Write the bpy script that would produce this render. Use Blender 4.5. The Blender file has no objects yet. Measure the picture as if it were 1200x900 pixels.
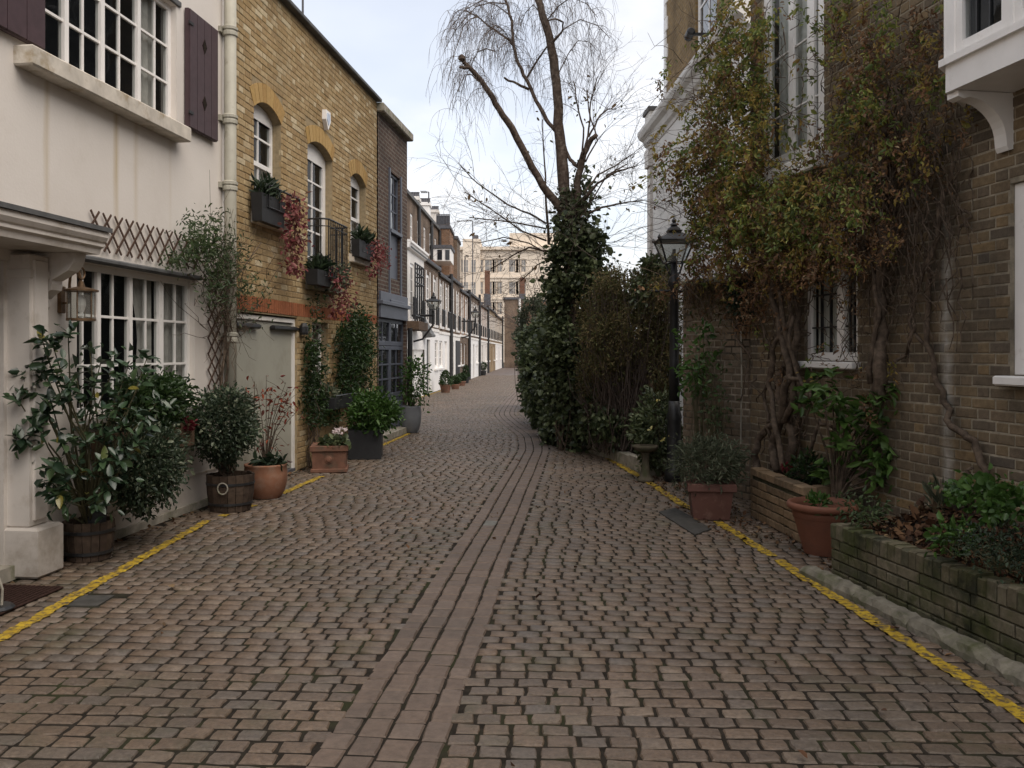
import bpy, math, random
import numpy as np
from mathutils import Vector, Matrix
random.seed(7); RNG = np.random.default_rng(11)
S = bpy.context.scene
COL = S.collection
R = math.radians
# ------------------------------------------------------------------ camera, sky, sun, exposure
EYE, FOC, HOR = 1.6, 1040.0, 413.0           # eye height (m), focal length and horizon row of the 1200x900 photograph
cam = bpy.data.cameras.new('camera'); cam.sensor_width = 36; cam.lens = 36*FOC/1200
cam.shift_y = -(450-HOR)/1200; cam.clip_start = .1; cam.clip_end = 2000
cam_o = bpy.data.objects.new('camera', cam); COL.objects.link(cam_o)
cam_o.location = (0, 0, EYE); cam_o.rotation_euler = (R(90), 0, 0); S.camera = cam_o
SUN_EL, SUN_AZ = R(55), R(136)               # broad bright cloud, high and to the right behind the viewer
wd = bpy.data.worlds.new('World'); S.world = wd; wd.use_nodes = True
def world():
    nt = wd.node_tree; N = nt.nodes; L = nt.links; bg = N['Background']
    sk = N.new('ShaderNodeTexSky'); sk.sky_type = 'NISHITA'; sk.sun_disc = False
    sk.sun_elevation = SUN_EL; sk.sun_rotation = SUN_AZ; sk.air_density = 1.0; sk.dust_density = 2.5
    tc = N.new('ShaderNodeTexCoord'); mp = N.new('ShaderNodeMapping'); mp.inputs['Scale'].default_value = (1.2, 1.2, 2.6)
    mp.inputs['Location'].default_value = (.3, .1, .2)
    L.new(tc.outputs['Generated'], mp.inputs['Vector'])
    no = N.new('ShaderNodeTexNoise'); no.inputs['Scale'].default_value = 2.3; no.inputs['Detail'].default_value = 6
    no.inputs['Roughness'].default_value = .55; L.new(mp.outputs[0], no.inputs['Vector'])
    cr = N.new('ShaderNodeValToRGB'); e = cr.color_ramp.elements
    e[0].position = .38; e[0].color = (.62, .62, .62, 1); e[1].position = .60; e[1].color = (1, 1, 1, 1)
    L.new(no.outputs['Fac'], cr.inputs['Fac'])
    n2 = N.new('ShaderNodeTexNoise'); n2.inputs['Scale'].default_value = 1.3; n2.inputs['Detail'].default_value = 5
    L.new(mp.outputs[0], n2.inputs['Vector'])
    c2 = N.new('ShaderNodeValToRGB'); f = c2.color_ramp.elements
    f[0].position = .36; f[0].color = (3.35, 3.5, 3.9, 1); f[1].position = .62; f[1].color = (5.2, 5.15, 5.15, 1)
    L.new(n2.outputs['Fac'], c2.inputs['Fac'])
    mx = N.new('ShaderNodeMix'); mx.data_type = 'RGBA'
    L.new(cr.outputs['Color'], mx.inputs['Factor']); L.new(sk.outputs['Color'], mx.inputs[6]); L.new(c2.outputs['Color'], mx.inputs[7])
    L.new(mx.outputs[2], bg.inputs['Color']); bg.inputs['Strength'].default_value = .1
world()
sl = bpy.data.lights.new('sun', 'SUN'); sl.energy = 1.35; sl.angle = R(60); sl.color = (1, .91, .80)
so = bpy.data.objects.new('sun', sl); COL.objects.link(so)
so.rotation_euler = (Vector((math.sin(SUN_AZ)*math.cos(SUN_EL), math.cos(SUN_AZ)*math.cos(SUN_EL), math.sin(SUN_EL)))).to_track_quat('Z', 'Y').to_euler()
S.view_settings.view_transform = 'Standard'; S.view_settings.look = 'None'; S.view_settings.exposure = 1.22; S.view_settings.gamma = 1
S.render.engine = 'CYCLES'
# ------------------------------------------------------------------ surveying: photograph measurements to plan positions
def ground(px, py):
    d = EYE*FOC/(py-HOR); return ((px-600)/FOC*d, d)
def at(px, py, d): return Vector(((px-600)/FOC*d, d, EYE+(HOR-py)/FOC*d))
class Front:
    """plan line of a facade: x runs to the right when facing it, y into the building, z up; origin on the ground"""
    def __init__(s, ox, oy, dx, dy):
        n = math.hypot(dx, dy); s.O = Vector((ox, oy)); s.X = Vector((dx/n, dy/n)); s.Y = Vector((-s.X.y, s.X.x)); s.rot = math.atan2(s.X.y, s.X.x)
    def ud(s, px, w=0):
        tx = (px-600)/FOC; b = s.O-s.Y*w          # t*(tx,1) - u*X = b
        det = tx*(-s.X.y)+s.X.x
        t = (b.x*(-s.X.y)+s.X.x*b.y)/det
        u = (tx*t-b.x)*s.X.x+(t-b.y)*s.X.y
        return u, t
    def u(s, px, w=0): return s.ud(px, w)[0]
    def v(s, px, py, w=0): return EYE+(HOR-py)/FOC*s.ud(px, w)[1]
    def uv(s, px, py, w=0): u, d = s.ud(px, w); return u, EYE+(HOR-py)/FOC*d
    def W(s, u, v=0, w=0): p = s.O+s.X*u-s.Y*w; return Vector((p.x, p.y, v))
    def pix(s, u, v, w=0):
        p = s.W(u, v, w); return (600+FOC*p.x/p.y, HOR-FOC*(v-EYE)/p.y, p.y) if p.y > .3 else (9e3, 9e3, .3)
# ------------------------------------------------------------------ mesh helpers
class MB:
    def __init__(s): s.v = []; s.f = []
    def add(s, vs, fs):
        o = len(s.v); s.v += [tuple(p) for p in vs]; s.f += [tuple(o+i for i in f) for f in fs]; return s
    def box(s, x0, x1, y0, y1, z0, z1):
        return s.add([(x0,y0,z0),(x1,y0,z0),(x1,y1,z0),(x0,y1,z0),(x0,y0,z1),(x1,y0,z1),(x1,y1,z1),(x0,y1,z1)],
                     [(0,3,2,1),(4,5,6,7),(0,1,5,4),(1,2,6,5),(2,3,7,6),(3,0,4,7)])
    def bbox(s, x0, x1, y0, y1, z0, z1, b=.006):
        """box with chamfered edges along its front and top outline"""
        vs = []; 
        for z, i in ((z0, b), (z0+b, 0), (z1-b, 0), (z1, b)):
            vs += [(x0+i,y0+i,z),(x1-i,y0+i,z),(x1-i,y1-i,z),(x0+i,y1-i,z)]
        fs = [(0,3,2,1),(12,13,14,15)]
        for k in range(3):
            for j in range(4): a = 4*k+j; c = 4*k+(j+1)%4; fs.append((a, c, c+4, a+4))
        return s.add(vs, fs)
    def prism(s, poly, y0, y1):
        """polygon in x,z (counter-clockwise seen from -y) extruded from y0 to y1"""
        n = len(poly); vs = [(x,y0,z) for x,z in poly]+[(x,y1,z) for x,z in poly]
        return s.add(vs, [tuple(range(n)), tuple(range(2*n-1,n-1,-1))]+[(i,n+i,n+(i+1)%n,(i+1)%n) for i in range(n)])
    def prism_x(s, poly, x0, x1):
        n = len(poly); vs = [(x0,y,z) for y,z in poly]+[(x1,y,z) for y,z in poly]
        return s.add(vs, [tuple(range(n-1,-1,-1)), tuple(range(n,2*n))]+[(i,(i+1)%n,n+(i+1)%n,n+i) for i in range(n)])
    def prism_z(s, poly, z0, z1):
        n = len(poly); vs = [(x,y,z0) for x,y in poly]+[(x,y,z1) for x,y in poly]
        return s.add(vs, [tuple(range(n-1,-1,-1)), tuple(range(n,2*n))]+[(i,(i+1)%n,n+(i+1)%n,n+i) for i in range(n)])
    def lathe(s, prof, cx=0, cy=0, cz=0, n=20, cap=True):
        vs = []; fs = []
        for r, z in prof: vs += [(cx+r*math.cos(2*math.pi*k/n), cy+r*math.sin(2*math.pi*k/n), cz+z) for k in range(n)]
        for i in range(len(prof)-1):
            for k in range(n): a = i*n+k; b = i*n+(k+1)%n; fs.append((a, b, b+n, a+n))
        if cap: fs.append(tuple(range(n-1,-1,-1))); m = (len(prof)-1)*n; fs.append(tuple(range(m, m+n)))
        return s.add(vs, fs)
    def tube(s, pts, r0, r1=None, n=6, cap=True):
        if r1 is None: r1 = r0
        pts = [Vector(p) for p in pts]; m = len(pts)
        rad = r0 if isinstance(r0, (list, tuple)) else [r0+(r1-r0)*i/(m-1) for i in range(m)]
        vs = []; fs = []; side = None
        for i, p in enumerate(pts):
            t = (pts[min(i+1,m-1)]-pts[max(i-1,0)]); t = t.normalized() if t.length > 1e-9 else Vector((0,0,1))
            if side is None: side = t.orthogonal().normalized()
            else:
                side = side-t*side.dot(t); side = side.normalized() if side.length > 1e-6 else t.orthogonal().normalized()
            b = t.cross(side)
            for k in range(n):
                a = 2*math.pi*k/n; q = p+(side*math.cos(a)+b*math.sin(a))*rad[i]; vs.append((q.x,q.y,q.z))
        for i in range(m-1):
            for k in range(n): a = i*n+k; c = i*n+(k+1)%n; fs.append((a, c, c+n, a+n))
        if cap: fs.append(tuple(range(n-1,-1,-1))); fs.append(tuple(range((m-1)*n, m*n)))
        return s.add(vs, fs)
    def frustum(s, w0, d0, w1, d1, z0, z1, cx=0, cy=0):
        vs = [(cx-w0/2,cy-d0/2,z0),(cx+w0/2,cy-d0/2,z0),(cx+w0/2,cy+d0/2,z0),(cx-w0/2,cy+d0/2,z0),
              (cx-w1/2,cy-d1/2,z1),(cx+w1/2,cy-d1/2,z1),(cx+w1/2,cy+d1/2,z1),(cx-w1/2,cy+d1/2,z1)]
        return s.add(vs, [(0,3,2,1),(4,5,6,7),(0,1,5,4),(1,2,6,5),(2,3,7,6),(3,0,4,7)])
    def mesh(s, name, mat, smooth=False):
        me = bpy.data.meshes.new(name); me.from_pydata(s.v, [], s.f); me.materials.append(mat)
        if smooth: me.shade_smooth()
        return me
def link(name, me, parent=None, loc=None, kind=None, label=None):
    o = bpy.data.objects.new(name, me); COL.objects.link(o)
    if parent: o.parent = parent
    if loc is not None: o.location = loc
    if kind: o['kind'] = kind
    if label: o['label'] = label
    return o
def part(mb, name, mat, parent=None, smooth=False, kind=None, label=None, loc=None):
    return link(name, mb.mesh(name, mat, smooth), parent, loc, kind, label)
def tag(o, label, cat, group=None):
    o['label'] = label; o['category'] = cat
    if group: o['group'] = group
    return o
def thing(name, label, cat, loc=(0,0,0), rot=0, group=None):
    o = bpy.data.objects.new(name, None); COL.objects.link(o); o.location = loc; o.rotation_euler = (0,0,rot); o.empty_display_size = .1
    return tag(o, label, cat, group)
def copy_tree(o, parent=None):
    c = o.copy(); COL.objects.link(c); c.parent = parent
    for ch in list(o.children): copy_tree(ch, c)
    return c
def npmesh(name, V, F, mat, smooth=False):
    """V (n,3), F (m,k) arrays to a mesh quickly"""
    me = bpy.data.meshes.new(name); n, k = F.shape
    me.vertices.add(len(V)); me.vertices.foreach_set('co', np.ascontiguousarray(V, dtype=np.float32).ravel())
    me.loops.add(n*k); me.loops.foreach_set('vertex_index', np.ascontiguousarray(F, dtype=np.int32).ravel())
    me.polygons.add(n); me.polygons.foreach_set('loop_start', np.arange(0, n*k, k, dtype=np.int32))
    me.update(calc_edges=True); me.validate(); me.materials.append(mat)
    if smooth: me.shade_smooth()
    return me
def unit(a): return a/np.maximum(np.linalg.norm(a, axis=1, keepdims=True), 1e-9)
def leaf_arrays(P, size, aspect=.42, out=None, outw=.6, up=.5, droop=0., jit=.24):
    """folded oval leaves at points P: two quads each"""
    P = np.asarray(P, float); n = len(P)
    t = unit(RNG.normal(size=(n,3)))
    if out is not None: t = unit(t*(1-outw)+unit(np.asarray(out, float))*outw)
    t[:,2] -= droop; t = unit(t)
    nr = RNG.normal(size=(n,3))*.7; nr[:,2] += up; nr = unit(nr-t*np.sum(nr*t, 1, keepdims=True))
    s = np.cross(t, nr); L = size*np.exp(RNG.normal(size=(n,1))*jit); W = L*aspect*RNG.uniform(.8,1.2,(n,1)); fo = L*.12
    b = P; tip = P+t*L-nr*L*.10
    r1 = P+t*L*.3+s*W*.5+nr*fo; r2 = P+t*L*.68+s*W*.42+nr*fo*.8; l1 = P+t*L*.3-s*W*.5+nr*fo; l2 = P+t*L*.68-s*W*.42+nr*fo*.8
    V = np.stack([b,r1,r2,tip,l2,l1], 1).reshape(-1,3); i = np.arange(n)[:,None]*6
    F = np.concatenate([i+np.array([[0,1,2,3]]), i+np.array([[0,3,4,5]])], 1).reshape(-1,4)
    return V, F
def leaves(name, P, size, mat, parent, label=None, **k):
    V, F = leaf_arrays(P, size, **k); return link(name, npmesh(name, V, F, mat), parent, None, 'stuff', label)
def ball(n, c, r, shell=.55):
    """points in an ellipsoid, thicker towards the outside; returns points and outward directions"""
    d = unit(RNG.normal(size=(n,3))); rr = RNG.uniform(shell**3, 1, (n,1))**(1/3)
    return np.asarray(c)+d*rr*np.asarray(r), d
def clumps(n, c, r, k, cr, shell=.5):
    """n points gathered in k clumps spread through an ellipsoid"""
    C, D = ball(k, c, r, shell); i = RNG.integers(0, k, n)
    off = RNG.normal(size=(n,3))*cr; return C[i]+off, unit(D[i]+off/np.maximum(cr,1e-6)*.5), C
def wob(p, q, n=6, a=.04):
    p = Vector(p); q = Vector(q); return [p.lerp(q, i/(n-1))+(Vector((random.gauss(0,a),random.gauss(0,a),random.gauss(0,a))) if 0 < i < n-1 else Vector()) for i in range(n)]
# ------------------------------------------------------------------ materials
def hexc(h): 
    c = [int(h[i:i+2],16)/255 for i in (0,2,4)]; return tuple(x/12.92 if x <= .04045 else ((x+.055)/1.055)**2.4 for x in c)
class NT:
    def __init__(s, name):
        s.m = bpy.data.materials.new(name); s.m.use_nodes = True; s.nt = s.m.node_tree; s.N = s.nt.nodes; s.p = s.N['Principled BSDF']
        s.geo = s.N.new('ShaderNodeNewGeometry')
    def n(s, t, ins=None, **k):
        x = s.N.new('ShaderNode'+t)
        for a, b in k.items(): setattr(x, a, b)
        for a, b in (ins or {}).items():
            if hasattr(b, 'is_output'): s.nt.links.new(b, x.inputs[a])
            else: x.inputs[a].default_value = b
        return x
    def l(s, a, b): s.nt.links.new(a, b)
    def math(s, op, a, b=0.0, c=0.0, clamp=False):
        return s.n('Math', {0:a, 1:b, 2:c}, operation=op, use_clamp=clamp).outputs[0]
    def mix(s, f, a, b, blend='MIX'):
        g = lambda c: c if hasattr(c, 'is_output') else (c[0],c[1],c[2],1)
        return s.n('Mix', {0:f, 6:g(a), 7:g(b)}, data_type='RGBA', blend_type=blend).outputs[2]
    def ramp(s, f, cols, pos=None, interp='LINEAR'):
        r = s.n('ValToRGB', {'Fac':f}); r.color_ramp.interpolation = interp; e = r.color_ramp.elements
        n = len(cols); pos = pos or [i/(n-1) for i in range(n)]
        while len(e) < n: e.new(.5)
        for i in range(n): e[i].position = pos[i]; e[i].color = tuple(cols[i])+(1,)
        return r.outputs['Color']
    def noise(s, scale, vec=None, detail=4, rough=.55, out='Fac'):
        return s.n('TexNoise', {'Scale':scale, 'Detail':detail, 'Roughness':rough, 'Vector':vec or s.geo.outputs['Position']}).outputs[out]
    def scaled(s, sc, vec=None): return s.n('Mapping', {'Vector':vec or s.geo.outputs['Position'], 'Scale':sc}).outputs[0]
    def rnd(s):
        oi = s.n('ObjectInfo').outputs['Random']; return s.math('FRACT', s.math('ADD', s.geo.outputs['Random Per Island'], oi))
    def done(s, col, rough=.8, spec=.3, bump=None, bstr=.3, bdist=.01, metal=0.):
        if hasattr(col, 'is_output'): s.l(col, s.p.inputs['Base Color'])
        else: s.p.inputs['Base Color'].default_value = tuple(col)+(1,)
        if hasattr(rough, 'is_output'): s.l(rough, s.p.inputs['Roughness'])
        else: s.p.inputs['Roughness'].default_value = rough
        s.p.inputs['Specular IOR Level'].default_value = spec; s.p.inputs['Metallic'].default_value = metal
        if bump is not None:
            b = s.n('Bump', {'Height':bump, 'Strength':bstr, 'Distance':bdist}); s.l(b.outputs[0], s.p.inputs['Normal'])
        return s.m
def plain(name, c, rough=.6, spec=.35, var=.18, sc=7., dirt=None, bump=.15, bsc=90., metal=0., low=0):
    """painted or cast surface: colour with gentle mottling, optional grime (colour, scale, low, high)"""
    t = NT(name); f = t.noise(sc, detail=6); lo = tuple(x*(1-var) for x in c); hi = tuple(min(1,x*(1+var)) for x in c)
    col = t.ramp(f, [lo, c, hi], [.3,.5,.7])
    if dirt:
        g = t.ramp(t.noise(dirt[1], detail=7, rough=.65), [(0,0,0),(1,1,1)], [dirt[2], dirt[3]]); col = t.mix(g, col, dirt[0])
    if low:   # brown tint growing towards the ground, broken up by noise
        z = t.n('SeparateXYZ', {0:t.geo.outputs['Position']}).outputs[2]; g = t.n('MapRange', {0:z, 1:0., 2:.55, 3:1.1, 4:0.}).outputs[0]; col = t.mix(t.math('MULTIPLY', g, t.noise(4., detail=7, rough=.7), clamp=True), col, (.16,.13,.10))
    return t.done(col, rough, spec, t.noise(bsc, detail=3), bump, .004, metal)
def pieces(name, cols, rough=.85, spec=.25, var=.3, sc=25., dirt=None, bump=.5, bsc=70., bdist=.006, streak=None, low=None):
    """brick, stone, sett: every piece has its own colour"""
    t = NT(name); col = t.ramp(t.rnd(), cols, interp='LINEAR')
    f = t.noise(sc, detail=6, rough=.65); k = t.ramp(f, [(1-var,)*3, (1,)*3, (1+var,)*3], [.28,.5,.72]); col = t.mix(1., col, k, 'MULTIPLY')
    if dirt:
        for dc, ds, dl, dh, da in dirt:
            g = t.ramp(t.noise(ds, detail=7, rough=.68), [(0,0,0),(da,da,da)], [dl, dh]); col = t.mix(g, col, dc)
    if streak: col = streak(t, col)
    return t.done(col, rough, spec, t.noise(bsc, detail=5, rough=.6), bump, bdist)
def leafm(name, cols, rough=.45, spec=.4, pos=None, trans=.35, patch=None):
    t = NT(name); col = t.ramp(t.rnd(), cols, pos)
    f = t.noise(1.6, detail=3); k = t.ramp(f, [(.72,)*3, (1.2,)*3], [.35,.65]); col = t.mix(1., col, k, 'MULTIPLY')
    t.done(col, rough, spec)
    if trans:
        tr = t.n('BsdfTranslucent', {'Color':col}); mx = t.n('MixShader', {0:trans}); out = t.N['Material Output']
        t.l(t.p.outputs[0], mx.inputs[1]); t.l(tr.outputs[0], mx.inputs[2]); t.l(mx.outputs[0], out.inputs['Surface'])
    return t.m
def glass(name, tint=(.02,.025,.03), see=.5, rough=.03):
    """window pane: part clear, part dark tinted, mirror gloss at grazing angles"""
    t = NT(name); t.done(tint, rough, .6); nz = t.noise(1.3, detail=2); b = t.n('Bump', {'Height':nz, 'Strength':.12, 'Distance':.05}); t.l(b.outputs[0], t.p.inputs['Normal'])
    if see:
        tr = t.n('BsdfTransparent', {'Color':(.9,.93,.92,1)}); fr = t.n('LayerWeight', {'Blend':.5}).outputs['Facing']; a = t.math('SUBTRACT', .96, t.math('MULTIPLY', t.math('POWER', fr, 4.), .85)); a = t.math('MULTIPLY', a, see)
        mx = t.n('MixShader', {0:a}); t.l(t.p.outputs[0], mx.inputs[1]); t.l(tr.outputs[0], mx.inputs[2]); t.l(mx.outputs[0], t.N['Material Output'].inputs['Surface'])
    return t.m
def bricktex(name, c1, c2, mortar, dirt=None, bw=.225, bh=.075, ms=.012):
    """brickwork too far away to pick bricks apart: pattern in the wall's own x,z"""
    t = NT(name); tc = t.n('TexCoord').outputs['Object']; sx = t.n('SeparateXYZ', {0:tc}); cb = t.n('CombineXYZ', {0:sx.outputs[0], 1:sx.outputs[2]})
    b = t.n('TexBrick', {'Vector':cb.outputs[0], 'Color1':c1+(1,), 'Color2':c2+(1,), 'Mortar':mortar+(1,), 'Scale':1., 'Mortar Size':ms, 'Brick Width':bw, 'Row Height':bh, 'Bias':-.1})
    f = t.noise(.9, detail=6); k = t.ramp(f, [(.62,)*3, (1.3,)*3], [.3,.7]); col = t.mix(1., b.outputs['Color'], k, 'MULTIPLY')
    k = t.ramp(t.noise(14., detail=4), [(.7,)*3,(1.25,)*3], [.3,.7]); col = t.mix(1., col, k, 'MULTIPLY')
    h = t.math('ADD', t.math('MULTIPLY', b.outputs['Fac'], -1.), t.noise(60.))
    return t.done(col, .9, .2, h, .5, .008)
m = {}
def stucco():
    t = NT('cream_render'); tc = t.n('TexCoord').outputs['Object']
    col = t.ramp(t.noise(.8, detail=6), [(.60,.545,.495),(.66,.61,.56),(.70,.65,.60)], [.3,.5,.7])
    # rusty run-off marks below the first floor sill: narrow upright streaks between 2.4 and 3.66 m
    sx = t.n('SeparateXYZ', {0:tc}); g = None; wv = t.math('MULTIPLY', t.math('SUBTRACT', t.noise(1., t.scaled((3,3,1.2), tc), 3), .5), .05)
    for u_, w_, k_ in ((3.72,.05,.8),(4.66,.055,1.),(4.98,.05,.5),(5.6,.04,.25),(3.05,.06,.5)):
        q = t.math('MULTIPLY', t.math('SUBTRACT', 1., t.math('DIVIDE', t.math('ABSOLUTE', t.math('SUBTRACT', t.math('ADD', sx.outputs[0], wv), u_)), w_), clamp=True), k_); g = q if g is None else t.math('MAXIMUM', g, q)
    g = t.math('MULTIPLY', g, t.ramp(t.noise(1., t.scaled((20,20,.6), tc), 4), [(.4,)*3,(1,)*3], [.35,.6])); up = t.n('MapRange', {0:sx.outputs[2], 1:2.2, 2:3.1, 3:0., 4:1.}).outputs[0]; dn = t.n('MapRange', {0:sx.outputs[2], 1:3.66, 2:3.72, 3:1., 4:0.}).outputs[0]
    f = t.math('MULTIPLY', t.math('MULTIPLY', g, up), t.math('MULTIPLY', dn, .75)); col = t.mix(f, col, (.42,.31,.15))
    # grey-brown tint strengthening towards the foot of the wall, uneven by noise
    lo = t.n('MapRange', {0:sx.outputs[2], 1:0., 2:.6, 3:1.1, 4:0.}).outputs[0]; col = t.mix(t.math('MULTIPLY', lo, t.noise(3., detail=6)), col, (.2,.17,.14))
    d = t.ramp(t.noise(2.2, detail=8, rough=.7), [(0,)*3,(.3,)*3], [.52,.75]); col = t.mix(d, col, (.5,.44,.37))
    m['stucco'] = t.done(col, .85, .25, t.noise(45., detail=6), .25, .006)
stucco()
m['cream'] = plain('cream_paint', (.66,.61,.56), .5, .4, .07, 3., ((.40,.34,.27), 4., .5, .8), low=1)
m['white'] = plain('white_paint', (.80,.77,.74), .45, .4, .05, 5., ((.5,.46,.4), 6., .6, .85))
m['offwhite'] = plain('off_white_render', (.74,.71,.67), .8, .25, .08, 1.3, ((.45,.41,.36), 2.2, .55, .8))
m['stone'] = plain('sill_stone', (.55,.50,.43), .85, .2, .2, 6., ((.28,.2,.1), 5., .5, .72), .3)
m['greystone'] = plain('grey_stone', (.30,.275,.23), .9, .2, .3, 9., ((.13,.14,.07), 5., .5, .7), .5)
m['plum'] = plain('plum_paint', (.062,.037,.042), .5, .35, .15, 14.)
m['lead'] = plain('lead_flashing', (.10,.10,.10), .7, .3, .35, 5.)
m['pipe'] = plain('buff_pipe_paint', (.36,.34,.28), .55, .35, .1, 6., ((.18,.16,.12), 7., .55, .75))
m['garage'] = plain('putty_paint', (.335,.325,.27), .55, .35, .06, 2., ((.24,.225,.18), 3., .5, .8), low=1)
m['black'] = plain('black_iron', (.017,.017,.018), .45, .45, .3, 12.)
m['black2'] = plain('black_plastic', (.02,.02,.021), .6, .35, .25, 8.)
m['bluegrey'] = plain('blue_grey_paint', (.105,.115,.145), .5, .4, .1, 4.)
m['brass'] = plain('aged_brass', (.16,.10,.055), .5, .4, .3, 30., None, .1, 60., .6)
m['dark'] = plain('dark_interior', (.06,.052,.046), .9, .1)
m['blind'] = plain('pale_blind', (.75,.73,.68), .9, .1, .1, 10.)
m['curtain'] = plain('net_curtain', (.5,.47,.44), .9, .1, .15, 12.)
m['terra'] = plain('terracotta', (.225,.105,.062), .8, .25, .16, 6., ((.27,.18,.13), 9., .48, .75), .3)
m['terra4'] = plain('orange_terracotta', (.165,.066,.040), .7, .3, .12, 6., ((.10,.055,.04), 7., .5, .8), .3)
m['terra2'] = plain('worn_terracotta', (.165,.082,.055), .85, .2, .25, 9., ((.09,.07,.05), 7., .5, .7), .4)
m['terra3'] = plain('red_brown_plastic', (.105,.046,.034), .6, .35, .12, 5., ((.2,.12,.09), 11., .55, .8), .15)
m['birdstone'] = plain('mossy_stone', (.095,.08,.058), .95, .1, .3, 9., ((.06,.065,.035), 6., .48, .66), .5)
m['soil'] = plain('dark_soil', (.022,.016,.012), .95, .1, .5, 30., None, 1., 70.)
m['oldwood'] = pieces('barrel_oak', [(.045,.030,.022),(.075,.052,.037),(.055,.038,.028)], .85, .2, .35, 20.)
m['brownwood'] = plain('brown_timber', (.085,.055,.035), .8, .2, .3, 18.)
m['trellis'] = plain('trellis_timber', (.075,.045,.032), .8, .2, .3, 30.)
m['greyvase'] = plain('grey_glaze', (.15,.155,.165), .5, .4, .12, 8.)
m['slate'] = plain('slate', (.09,.09,.10), .7, .3, .3, 10.)
m['bark'] = plain('birch_bark', (.085,.062,.048), .9, .15, .5, 18., ((.20,.17,.14), 9., .55, .72), .8, 50.)
m['twig'] = plain('twig_bark', (.10,.078,.066), .9, .15, .3, 20.)
m['vinebark'] = plain('vine_bark', (.115,.085,.062), .9, .15, .4, 25., ((.05,.036,.026), 12., .45, .65), .8, 60.)
m['green_stem'] = plain('green_stem', (.07,.065,.035), .8, .2)
m['palegls'] = glass('haze_tinted_glass', (.24,.23,.22), 0., .15)  # distance haze put into the pane colour of the mansion windows
m['cover'] = plain('worn_iron', (.05,.047,.042), .75, .3, .3, 12.)
m['mat'] = plain('coir_mat', (.038,.022,.018), .95, .05, .4, 60., None, 1., 200.)
m['glass'] = glass('window_glass', (.018,.02,.022), .8)
m['farglass'] = glass('far_window_glass', (.018,.02,.024), 0., .06)
m['skyglass'] = glass('old_window_glass', (.03,.035,.045), 0., .02)
m['lampglass'] = glass('lantern_glass', (.42,.40,.36), .8, .12)
m['yellow_brick'] = pieces('yellow_stock_brick', [(.28,.19,.095),(.36,.255,.135),(.31,.21,.10),(.41,.305,.17),(.34,.235,.115),(.52,.43,.285)], .9, .2, .22, 22., [((.13,.09,.045), 1.1, .5, .8, .6)])
m['yellow_arch'] = pieces('rubbed_arch_brick', [(.38,.24,.085),(.44,.29,.12),(.34,.205,.075)], .9, .2, .15, 22.)
m['yellow_mortar'] = plain('buff_mortar', (.30,.235,.145), .95, .1, .2, 20.)
m['red_brick'] = pieces('red_soldier_brick', [(.27,.095,.045),(.33,.12,.055),(.23,.085,.04)], .9, .2, .2, 22.)
# facade lines
FA = Front(-4.281+.115*3.0, 3.0, .115, 1)            # left side, near
FT = Front(-4.555+.038*29., 29., .038, 1)            # left terrace beyond
FG = Front(-7.5+.038*40, 40., .038, 1)               # taller row behind the terrace
DB = 9.62                                            # far end of the right-hand house
FB = Front(4.25-.173*DB, DB, .173, -1)               # right-hand house: u runs towards the camera
FC = Front(4.11-.038*20, 20., .038, -1)              # white and brick house behind the garden wall
def bleach(t, col):
    # pale lime run-off in one upright band on the wall, keyed to the wall's own length
    tx = t.n('VectorMath', {0:t.geo.outputs['Position'], 1:(FB.X.x, FB.X.y, 0)}, operation='DOT_PRODUCT').outputs['Value']
    u = t.math('SUBTRACT', tx, FB.O.x*FB.X.x+FB.O.y*FB.X.y); u0 = FB.u(1111)
    wobn = t.math('MULTIPLY', t.math('SUBTRACT', t.noise(1.5), .5), .12)
    g = t.math('SUBTRACT', 1., t.math('DIVIDE', t.math('ABSOLUTE', t.math('SUBTRACT', t.math('ADD', u, wobn), u0)), .085), clamp=True)
    z = t.n('SeparateXYZ', {0:t.geo.outputs['Position']}).outputs[2]
    up = t.n('MapRange', {0:z, 1:2.7, 2:2.2, 3:0., 4:1.}).outputs[0]
    f = t.math('MULTIPLY', t.math('MULTIPLY', g, up), t.ramp(t.noise(9., detail=6), [(.25,)*3,(1,)*3], [.35,.65])); return t.mix(f, col, (.40,.38,.34))
m['brown_brick'] = pieces('brown_stock_brick', [(.160,.120,.075),(.125,.098,.07),(.195,.142,.083),(.175,.13,.085),(.10,.082,.064),(.235,.162,.085)], .9, .2, .3, 20., [((.045,.04,.032), 1.3, .45, .75, .6)], streak=bleach)
m['brown_mortar'] = pieces('lime_mortar', [(.30,.26,.195),(.33,.285,.215)], .95, .1, .35, 12., [((.04,.035,.028), 1.3, .42, .7, .8)], streak=bleach)
m['garden_brick'] = pieces('garden_wall_brick', [(.13,.10,.075),(.17,.13,.09),(.15,.108,.072),(.19,.15,.11)], .9, .2, .3, 20., [((.04,.036,.028), 1.6, .45, .7, .6)])
m['garden_mortar'] = plain('garden_wall_mortar', (.30,.255,.20), .95, .1, .35, 7., ((.05,.042,.032), 1.7, .42, .62))
m['moss_brick'] = pieces('mossy_brick', [(.105,.092,.06),(.13,.11,.075),(.16,.14,.10),(.08,.075,.05)], .95, .15, .35, 18., [((.05,.06,.018), 3.2, .44, .62, .85), ((.022,.024,.016), 4., .5, .64, .85), ((.24,.21,.16), 9., .6, .72, .5)])
m['moss_mortar'] = plain('mossy_mortar', (.075,.07,.05), .95, .1, .4, 9., ((.035,.04,.018), 4., .45, .65))
m['bed_brick'] = pieces('planter_brick', [(.17,.115,.065),(.22,.15,.09),(.13,.09,.055),(.26,.18,.11)], .9, .2, .3, 20., [((.06,.05,.035), 3., .5, .75, .6)])
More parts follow.
